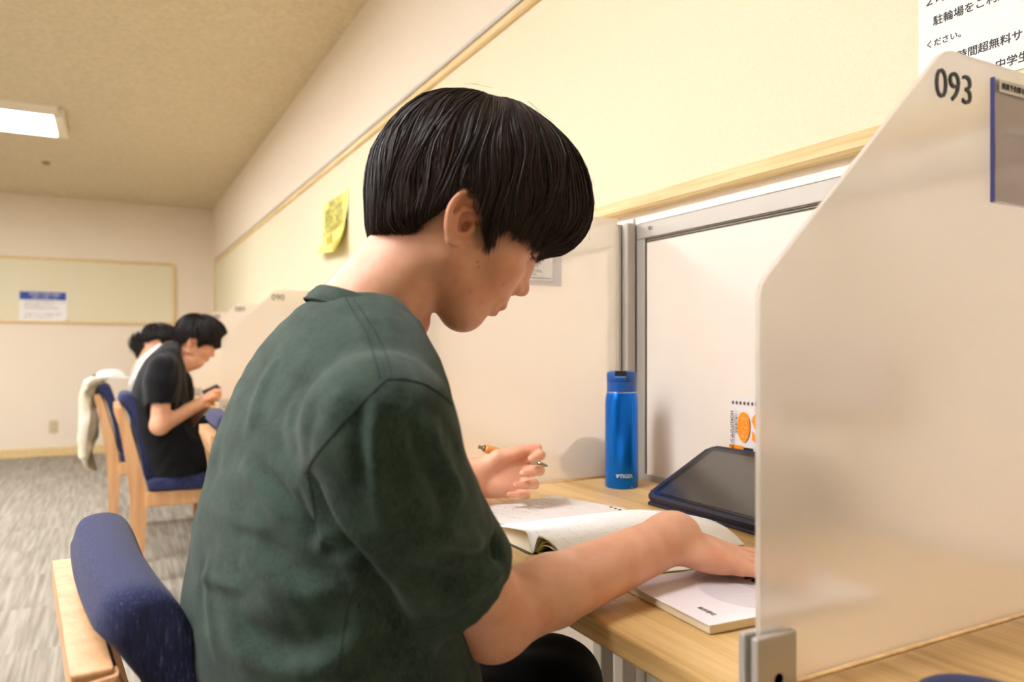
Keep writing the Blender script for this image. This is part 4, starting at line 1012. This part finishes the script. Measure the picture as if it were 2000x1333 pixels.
# clear sheet holder
root = empty('clear_holder', (.915, .838, HC-.03)); tag(root, 'clear acrylic holder on the screen, edge beside divider 093', 'holder')
MB().box((-.022, -.20, -.05), (-.019, 0, .048), .0008).build('front_plate', M_CLR, root); MB().box((-.022, -.20, -.053), (0, 0, -.0505), .0005).build('holder_base', M_CLR, root)
MB().box((-.023, -.003, -.05), (-.001, -.0008, .050), .0005).build('bright_edge', simple('acrylic_edge', (240, 238, 232), .3), root)

# open textbook: two humped page blocks
bk = empty('open_textbook', (.572, .80, ZD)); tag(bk, 'thick open textbook with curving white pages and green inside cover', 'book')
X0, X1 = .445, .704
def hpage(y, u):
    """height of the page surface above the desk; u 0 at the reader's end"""
    L = np.interp(y, [.700, .715, .735, .755, .772, .787, .800, .830, .864, .90, .932], [.004, .0135, .0225, .0265, .0270, .0262, .0255, .0225, .0185, .0125, .0045])
    v = max(0, 1-u/.42)**1.5; g = math.exp(-((y-.794)/.0085)**2); hh = L-(L-.0012)*g*v
    return hh*(1-.25*u*u)
M_PAGE = simple('page_edges', (226, 214, 180), .8); M_PG = noisy('white_page', (252, 251, 248), (255, 254, 252), 50, .75)
ys_ = list(np.linspace(.700, .932, 60)); us = list(np.linspace(0, 1, 26)); V = []; F = []
def PT(y, u, dz=0): return (X0+(X1-X0)*u+.008*(1-((y-.80)/.13)**2)-bk.location.x, y-bk.location.y, hpage(y, u)+dz)
for u in us:
    for y in ys_: V.append(PT(y, u))
n = len(ys_)
for i in range(len(us)-1):
    for k in range(n-1): a = i*n+k; F.append((a, a+1, a+n+1, a+n))
m = len(V)
# thin sheet on the arch, solid block on the left of the gutter
for u in us:
    for y in ys_:
        th = .0016 if y < .7945 else max(hpage(y, u)-.0012, .0005); p = PT(y, u); V.append((p[0], p[1], max(.0006, p[2]-th)))
for i in range(len(us)-1):
    for k in range(n-1): a = m+i*n+k; F.append((a, a+n, a+n+1, a+1))
mi = [0]*len(F)
for i in range(len(us)-1):
    for k in (0, n-1): a = i*n+k; F.append((a, a+n, a+n+m, a+m)); mi.append(1)
for k in range(n-1):
    for i in (0, len(us)-1): a = i*n+k; F.append((a, a+1, a+1+m, a+m)); mi.append(1)
mesh_obj('page_block', V, F, None, bk, True, [M_PG, M_PAGE], mi)
def gsheet(name, mat, s, th=.0008):
    V = []; F = []; yy = np.linspace(.703, .791, 24)
    for u in us[:14]:
        for y in yy:
            base = np.interp(y, [.703, .72, .74, .76, .775, .785, .791], [.0012, .0115, .0185, .0215, .0195, .011, .0015])*s; p = PT(y, u); V.append((p[0]+.004, p[1], base+.0006))
    n_ = len(yy)
    for i in range(13):
        for k in range(n_-1): a = i*n_+k; F.append((a, a+1, a+n_+1, a+n_))
    o = mesh_obj(name, V, F, mat, bk, True); md = o.modifiers.new('s', 'SOLIDIFY'); md.thickness = th; return o
gsheet('yellow_green_endpaper', simple('yellow_green', (206, 200, 90), .6), .95); gsheet('inner_page', simple('cream_inner', (214, 204, 160), .7), .72)
MB().prism([(.704, .0004), (.790, .0004), (.786, .004), (.74, .0075), (.71, .003)], X0+.012, X0+.13, 0, M=Matrix.Translation((-bk.location.x, -bk.location.y, 0))).build('green_cover', simple('leaf_green', (128, 150, 30), .5), bk)
MB().prism([(.7945, .0003), (.931, .0003), (.931, .0012), (.7945, .0012)], X0+.003, X1, 0, M=Matrix.Translation((-bk.location.x, -bk.location.y, 0))).build('lower_cover', simple('lower_cover', (70, 60, 50), .6), bk)
def ribbon_on(fnc, pts, w, mat, name, parent):
    V = []; F = []
    for i, (u, y) in enumerate(pts):
        V += [fnc(y, u), fnc(y+w, u+w*2.2)]
        if i: a = len(V)-4; F.append((a, a+1, a+3, a+2))
    return V, F
def marks(groups, fnc, mat, name, parent):
    VV = []; FF = []
    for pts, w in groups:
        V, F = ribbon_on(fnc, pts, w, None, None, None); o_ = len(VV); VV += V; FF += [tuple(a+o_ for a in f_) for f_ in F]
    return mesh_obj(name, VV, FF, mat, parent)
rg = random.Random(11); g = []
for L_ in range(15):
    u = .05+.058*L_; y = .915
    while y > .80:
        k = rg.uniform(.004, .016)
        if rg.random() < .85: g.append(([(u+rg.uniform(-.004, .004), y-k*t) for t in (0, .5, 1)], .0005))
        y -= k+rg.uniform(.0015, .005)
for L_ in range(10):
    u = .08+.08*L_; y = .786
    while y > .715:
        k = rg.uniform(.003, .008); g.append(([(u+rg.uniform(-.008, .008), y-k*t) for t in (0, .5, 1)], .0005)); y -= k+rg.uniform(.003, .01)
marks(g, lambda y, u: PT(y, u, .00025), M_INKG, 'pencil_notes', bk)
marks([([(u0+.10*t, y0-dy*t) for t in np.linspace(0, 1, 14)], .0007) for u0, y0, dy in ((.10, .912, .075), (.42, .915, .085), (.72, .920, .06))], lambda y, u: PT(y, u, .0004), M_INKR, 'red_underlines', bk)
# loose notebook beyond it
nb_ = empty('notebook', (.58, 1.0, ZD)); tag(nb_, 'thin notebook lying open between the textbook and the writing hand', 'notebook')
C4 = [(.462, 1.055), (.495, .9335), (.700, .9335), (.7035, .945), (.664, 1.078), (.655, 1.083)]
MB().prism([(a-.58, b-1.0) for a, b in C4], .0004, .0030, 2, .0004).build('pages', noisy('grey_white_page', (222, 216, 210), (228, 222, 216), 40, .8), nb_)
e_u = np.array([.205, .012]); e_v = np.array([-.036, .135]); o_n = np.array([.492, .937])
def NPT(v, u, dz=.0033): p = o_n+e_u*u+e_v*v; return (p[0]-.58, p[1]-1.0, dz)
g = []
for L_ in range(9):
    u = .1+.09*L_; v = .92; stop = rg.uniform(.1, .6)
    while v > stop:
        k = rg.uniform(.02, .07)
        if rg.random() < .7: g.append(([(u+rg.uniform(-.01, .01), v-k*t) for t in (0, .5, 1)], .004))
        v -= k+rg.uniform(.01, .04)
VV = []; FF = []
for pts, w in g:
    for i, (u, v) in enumerate(pts):
        VV += [NPT(v, u), NPT(v, u+.007)]
        if i: a = len(VV)-4; FF.append((a, a+1, a+3, a+2))
mesh_obj('pencil_notes', VV, FF, M_INKG, nb_)
s = MB()
for k in range(3): s.lathe([(0, .0030), (.0026, .0030), (.0026, .0036), (0, .0036)], 14, Matrix.Translation((.690-.58-.012*0-.0, .9395-1.0+.011*k, 0)))
s.build('binder_holes', M_INK, nb_)
# booklet under the hand
ca = atZ(1386, 1222, ZD+.009); cb = atZ(1248, 1152, ZD+.009); cc_ = atZ(1480, 1206, ZD+.009)
root = empty('white_booklet', (ca[0], ca[1], ZD)); tag(root, 'white booklet with a pale grey disc pressed under the near hand', 'booklet')
dv = cb-ca; Wb = np.linalg.norm(dv[:2]); evy = dv/np.linalg.norm(dv); evx = np.array([evy[1], -evy[0], 0]); evx = nrm(nrm(cc_-ca)*.5+evx*.5); evx = nrm(evx-evy*(evx@evy)); evx = evx if evx[0] > 0 else -evx
MBk = Matrix.Identity(4)
for i in range(3): MBk[i][0] = evx[i]; MBk[i][1] = evy[i]; MBk[i][2] = (0, 0, 1)[i]
M_BKL = simple('white_cover', (240, 232, 234), .45)
MB().box((0, 0, .0008), (.21, Wb+.03, .0082), .0006, M=MBk).build('pages', M_PAGE, root)
MB().box((-.001, -.001, .0083), (.211, Wb+.031, .0092), .0002, M=MBk).build('cover', M_BKL, root)
MB().lathe([(0, .0093), (.062, .0093), (.062, .00945), (0, .00945)], 56, M=MBk @ Matrix.Translation((.112, .058, 0))).build('grey_disc', simple('pale_grey_print', (216, 208, 212), .5), root)
MB().box((.060, .050, .0095), (.165, .0512, .0097), M=MBk).box((.100, .004, .0095), (.1012, .108, .0097), M=MBk).build('white_lines', M_BKL, root)
text_obj('cover_text', 'ENGLISH', .026, M_INK, MBk @ frame_M((.150, .075, .0095), (0, -1, 0), (1, 0, 0)) @ Matrix.Translation((-.045, -.03, 0)), root, .0002, .0008)
text_obj('publisher_mark', '■学習社', .006, simple('print_grey', (90, 84, 90), .6), MBk @ frame_M((.018, .040, .0095), (0, -1, 0), (1, 0, 0)), root, .0001)
root = empty('answer_sheet', (.545, .70, ZD)); tag(root, 'white answer sheet with a green edge under the wrist beside the booklet', 'sheet')
MB().box((-.055, -.040, .0003), (.08, .045, .0015), M=rot('Z', -12)).build('paper', M_PAPER, root); MB().box((-.056, -.0425, .0003), (.08, -.040, .0012), M=rot('Z', -12)).build('green_edge', simple('green_edge', (120, 130, 30), .6), root)
# dark pouch seen through divider 092
pb_ = atY(1150, 900, 1.26); f = Field((pb_[0]-.11, 1.20, ZD), (pb_[0]+.10, 1.38, ZD+.12), .004); f.ell((pb_[0], 1.262, ZD+.034), (.040, .045, .040), .01); f.cone((pb_[0]-.04, 1.27, ZD+.022), (pb_[0]+.03, 1.26, ZD+.03), .020, .030, .02)
V, Q = f.mesh(2); V[:, 2] = np.maximum(V[:, 2], ZD+.001); tag(mesh_obj('pencil_pouch', V, Q, simple('charcoal_cloth', (52, 46, 46), .8), None, True), 'dark cloth pouch seen blurred through the divider behind the pen hand', 'pouch')
m = MB().tube(smooth_line([(pb_[0]+.02, 1.27, ZD+.018), (pb_[0]+.04, 1.262, ZD+.012), (pb_[0]+.058, 1.258, ZD+.006), (pb_[0]+.07, 1.262, ZD+.004)]), .0018, 8).build('earphone_cord', M_DARK, None, True); tag(m, 'thin dark cord on the desk behind the bottle', 'cord')
# navy pouch at the very corner of the picture
q = atZ(1850, 1335, ZD+.03); f = Field((q[0]-.10, q[1]-.13, ZD-.01), (q[0]+.10, q[1]+.08, ZD+.07), .004); f.ell((q[0]+.004, q[1]-.035, ZD+.014), (.032, .060, .026), .01)
V, Q = f.mesh(2); V[:, 2] = np.maximum(V[:, 2], ZD+.0006); tag(mesh_obj('pencil_case', V, Q, M_BLUE, None, True), 'dark navy cloth case at the bottom edge below divider 093', 'case')
# ------------------------------------------------------------------ people in the background
def bg_person(label, H, yaw, pitch, sil_back, sil_front, Y, shirt_m, lowerdef, hair_outline, arms, hwid=.19, scale=1.0, hair_n=5000, seedv=4, name_sh='t_shirt', pony=False):
    hxf, HBk = head_xf(np.array(H), yaw, pitch); hxs = lambda P: hxf(np.asarray(P)*scale)
    v, q = head_field(.003).mesh(1); tone = head_tone(v); v = hxs(v)
    pb_l = sorted([(atY(px, py, Y)[2], atY(px, py, Y)[0]) for px, py in sil_back]); pf_l = sorted([(atY(px, py, Y)[2], atY(px, py, Y)[0]) for px, py in sil_front])
    zt = pb_l[-1][0]; zz = np.linspace(.46, zt, 22); xb_ = np.interp(zz, [a for a, _ in pb_l], [b for _, b in pb_l]); xf_ = np.maximum(np.interp(zz, [a for a, _ in pf_l], [b for _, b in pf_l]), xb_+.07)
    hw_ = np.interp(zt-zz, [0, .012, .03, .05, .08, .12, .6], [.05, .085, .125, .155, .18, hwid, hwid*.95])
    f = Field((xb_.min()-.05, Y-.30, .42), (xf_.max()+.12, Y+.30, zt+.06), .006)
    f.op(torso_fn(list(zz), list(xb_), list(xf_), list(hw_), Y, 2.3), (xb_.min(), Y-.25, .45), (xf_.max(), Y+.25, zt), 0)
    fa = Field((xb_.min()-.05, Y-.34, .42), (xf_.max()+.35, Y+.34, zt+.1), .004)
    for (S_, E_, W_, slv, hd) in arms:
        S_, E_, W_ = map(np.array, (S_, E_, W_)); c = S_+(E_-S_)*slv
        f.chain([S_, S_+(c-S_)*.5, c], [.058, .062, .060], .03)
        f.cone(c-(c-S_)*.25, c+(c-S_)*.6, .048, .052, .004, 's') if slv < 1 else None
        fa.cone(S_, E_, .043, .037, .02); fa.cone(E_, W_, .038, .026, .02)
        a_ = nrm(W_-E_)
        hand(fa, W_, a_, nrm(np.cross(nrm((0, -1, .2)), a_)), nrm((0, -.3 if hd > 0 else .3, 1)), [(8, 35, 50, 30), (2, 45, 55, 30), (-3, 50, 60, 30), (-8, 55, 60, 30)], [(.012, .016, -.010), (.045, .036, -.016), (.070, .044, -.022), (.090, .044, -.028)], .95)
    fa.ell(((xb_.mean()+xf_.mean())/2, Y, .75), (.06, .12, .22), .02); fa.cone(((xb_[-1]+xf_[-1])/2+.0, Y, zt-.10), (H[0]-.02, H[1], H[2]-.1), .055, .05, .03)
    va_, qa_ = fa.mesh(2); V, Q = join([(v, q), (va_, qa_)])
    P = mesh_obj('person', V, Q, M_SKIN, None, True); tag(P, label, 'person'); c = np.ones((len(V), 3)); c[:len(v)] = tone; vcolor(P, 'tone', c)
    sv_, sq_ = f.mesh(2); x, y, z = sv_.T; nn = vnormals(sv_, sq_); sv_ = sv_+nn*(.0022*np.sin(z*55+6*np.sin(x*20+y*12))*np.sin(x*30+y*25))[:, None]
    sh = mesh_obj(name_sh, sv_, sq_, shirt_m, P, True)
    hair_system('hair', hair_outline, lowerdef, hxs, M_HAIR2, P, n=hair_n, width=.0011, jitter=.012, seed=seedv, messy=1.6)
    zf = .52; xm = xf_[3]
    f = Field((xb_[0]-.05, Y-.25, .02), (xm+.42, Y+.25, .66), .008); f.ell((xb_[2]+.13, Y, .545), (.13, .175, .10), .03)
    for sy in (-1, 1): f.cone((xb_[2]+.15, Y+sy*.09, .545), (xb_[2]+.46, Y+sy*.11, .545), .082, .064, .03); f.cone((xb_[2]+.46, Y+sy*.11, .54), (xb_[2]+.42, Y+sy*.11, .09), .06, .05, .03)
    V, Q = f.mesh(1); tag(mesh_obj('trousers', V, Q, M_BLK, P, True), 'black trousers')
    for sy in (-1, 1):
        f = Field((xb_[2]+.30, Y+sy*.11-.07, 0), (xb_[2]+.62, Y+sy*.11+.07, .13), .006); f.ell((xb_[2]+.43, Y+sy*.11, .05), (.07, .042, .05), .02); f.ell((xb_[2]+.52, Y+sy*.11, .035), (.07, .043, .035), .03)
        V, Q = f.mesh(1); V[:, 2] = np.maximum(V[:, 2], .001); mesh_obj('shoe', V, Q, M_DARK, P, True)
    return P, sh, hxs
YB2 = 3.74; Hb = atY(389, 658, YB2)
lowb = [(-.062, -.080), (-.04, -.060), (-.02, -.030), (-.005, -.008), (.012, -.006), (.020, -.035), (.032, -.040), (.040, -.012), (.060, -.002), (.080, .0), (.094, -.004), (.110, .004)]
outb = [(p[0]*.98, p[1]*.98) for p in outline[1:]]
elb = atY(312, 832, YB2-.19); wrb = atY(392, 788, YB2-.10); shb = atY(318, 722, YB2-.17)
P2, S2, hx2 = bg_person('boy in a black t-shirt bent over his desk, farther back', Hb, math.radians(-10), math.radians(34),
    [(322, 668), (304, 684), (285, 702), (268, 730), (256, 765), (253, 800), (258, 850), (272, 895), (285, 930), (290, 960)], [(352, 690), (362, 720), (366, 760), (368, 800), (378, 840), (400, 870), (410, 905), (412, 960)],
    YB2, M_BLK, lowb, outb, [(shb, elb, wrb, .50, 1), (atY(345, 735, YB2+.17), atY(360, 830, YB2+.2), atY(400, 790, YB2+.08), .5, -1)], .185, 1.0)
p = atY(412, 762, YB2-.05); o = MB().box((-.035, -.03, -.012), (.035, .03, .012), .004, M=Matrix.Translation(p) @ rot('Y', -25)).build('phone', M_DARK); tag(o, 'small black phone held up in the hand of the boy in black', 'phone')
p = atZ(385, 800, ZD); root = empty('small_book', (max(p[0], .44), 3.66, ZD)); tag(root, 'small brown book lying open on the desk of the boy in black', 'book')
MB().box((-.02, -.09, .001), (.10, .09, .012), .001).build('pages', M_PAGE, root); MB().box((-.023, -.093, .0), (.103, .093, .002)).build('cover', simple('brown_cover', (110, 74, 62), .6), root)
# girl in white with a ponytail
YG = 4.84; Hg = atY(311, 662, YG)
lowg = [(-.075, -.045), (-.05, -.045), (-.02, -.02), (0, -.006), (.015, .0), (.03, -.03), (.04, .0), (.075, .02), (.095, .04)]
outg = [(p[0]*.90, p[1]*.88) for p in outline]
P3, S3, hx3 = bg_person('girl with a ponytail in a white shirt behind the boy in black', Hg, math.radians(-8), math.radians(22),
    [(308, 666), (297, 678), (286, 688), (270, 703), (260, 728), (252, 750), (250, 790), (256, 850), (262, 900)], [(328, 676), (335, 720), (340, 760), (345, 800), (355, 850), (360, 900)],
    YG, M_WHT, lowg, outg, [(atY(292, 715, YG-.16), atY(300, 790, YG-.19), atY(345, 775, YG-.1), .8, 1)], .17, .97, 4000, 8, 'white_shirt')
# ponytail
V = []; F = []; rng = np.random.RandomState(9); b0 = hx3([[-.088, -.012, 0]])[0]; b1 = atY(272, 690, YG)-b0; b1[2] = min(b1[2], -.06)
for i in range(700):
    o3 = rng.randn(3)*.010; l = rng.uniform(.8, 1.1)
    pts = [b0+o3*(.6+1.2*math.sin(math.pi*min(1, t*1.1)))+np.array([b1[0]*min(1, 1.6*t)+(-.012*math.sin(math.pi*t)), 0, b1[2]*t*l*1.15+.018*math.sin(math.pi*t)]) for t in np.linspace(0, 1, 9)]
    for j, p in enumerate(pts):
        V += [p+[.0012, 0, .0], p-[.0012, 0, .0]]
        if j: k = len(V)-4; F.append((k, k+1, k+3, k+2))
pt = mesh_obj('ponytail', np.array(V), F, M_HAIR2, P3); pt['kind'] = 'stuff'; vcolor(pt, 'tone', np.repeat(rng.rand(700), 18)[:, None]*np.ones(3))
MB().lathe([(.014, -.004), (.018, 0), (.014, .004), (.011, 0), (.014, -.004)], 20, Matrix.Translation(hx3([[-.104, -.006, 0]])[0]) @ rot('Y', 60)).build('hair_tie', M_PAPER, P3, True)
bv3 = BVHTree.FromPolygons([tuple(v.co) for v in S3.data.vertices], [tuple(p.vertices) for p in S3.data.polygons])
L = onsurf([(251, 738), (256, 722), (262, 712)], bv3, .002)
if len(L) > 1: MB().tube(L, .016, 6).build('blue_print', simple('blue_stripe', (60, 96, 190), .7), S3, True)
# jacket over the far chair and the cap on top
f = Field((-.24, 4.50, .30), (.10, 5.2, .92), .006)
def sheet(P):
    xx = P[0]-(-.085+.022*np.sin(P[1]*38)*1+.014*np.sin(P[2]*26+P[1]*9)-.03*(.86-P[2])); w = .24-.05*(.8-P[2]); return np.maximum(np.maximum(np.abs(xx)-.012, np.abs(P[1]-4.80)-w), np.maximum(P[2]-.845, .43+.10*np.sin(P[1]*14)-P[2]))
f.op(sheet, (-.2, 4.5, .3), (.05, 5.15, .88), 0); f.cone((-.11, 4.60, .74), (-.12, 4.585, .45), .030, .022, .02); f.cone((-.09, 4.6, .84), (-.03, 4.7, .85), .022, .02, .02); f.cone((-.075, 4.62, .848), (-.01, 4.98, .85), .016, .016, .02)
V, Q = f.mesh(2); tag(mesh_obj('jacket', V, Q, noisy('cream_jacket_cloth', (214, 206, 180), (240, 234, 216), 14, .9), None, True), 'cream jacket draped over the back of the far chair', 'jacket')
pc_ = atY(216, 748, 4.66); root = empty('cap', (pc_[0], 4.68, .868)); tag(root, 'white cap with a dark strap resting on the far chair', 'cap')
MB().lathe([(.062, -.01), (.064, .0), (.060, .014), (.048, .028), (.025, .036), (0, .038)], 28, Matrix.Scale(1.1, 4, (1, 0, 0))).build('crown', M_WHT, root, True)
s = MB().prism([(.11*math.cos(a)*(1 if abs(a) < 1.6 else .9)+.02, .075*math.sin(a)) for a in np.linspace(-1.5, 1.5, 14)], -.012, -.006, 2, .001).build('brim', M_WHT, root)
MB().prism([(-.086+.004*k % 3, -.03+.01*k) for k in range(7)]+[(-.078, .03), (-.078, -.03)], -.008, .010, 2).build('strap', M_DARK, root)
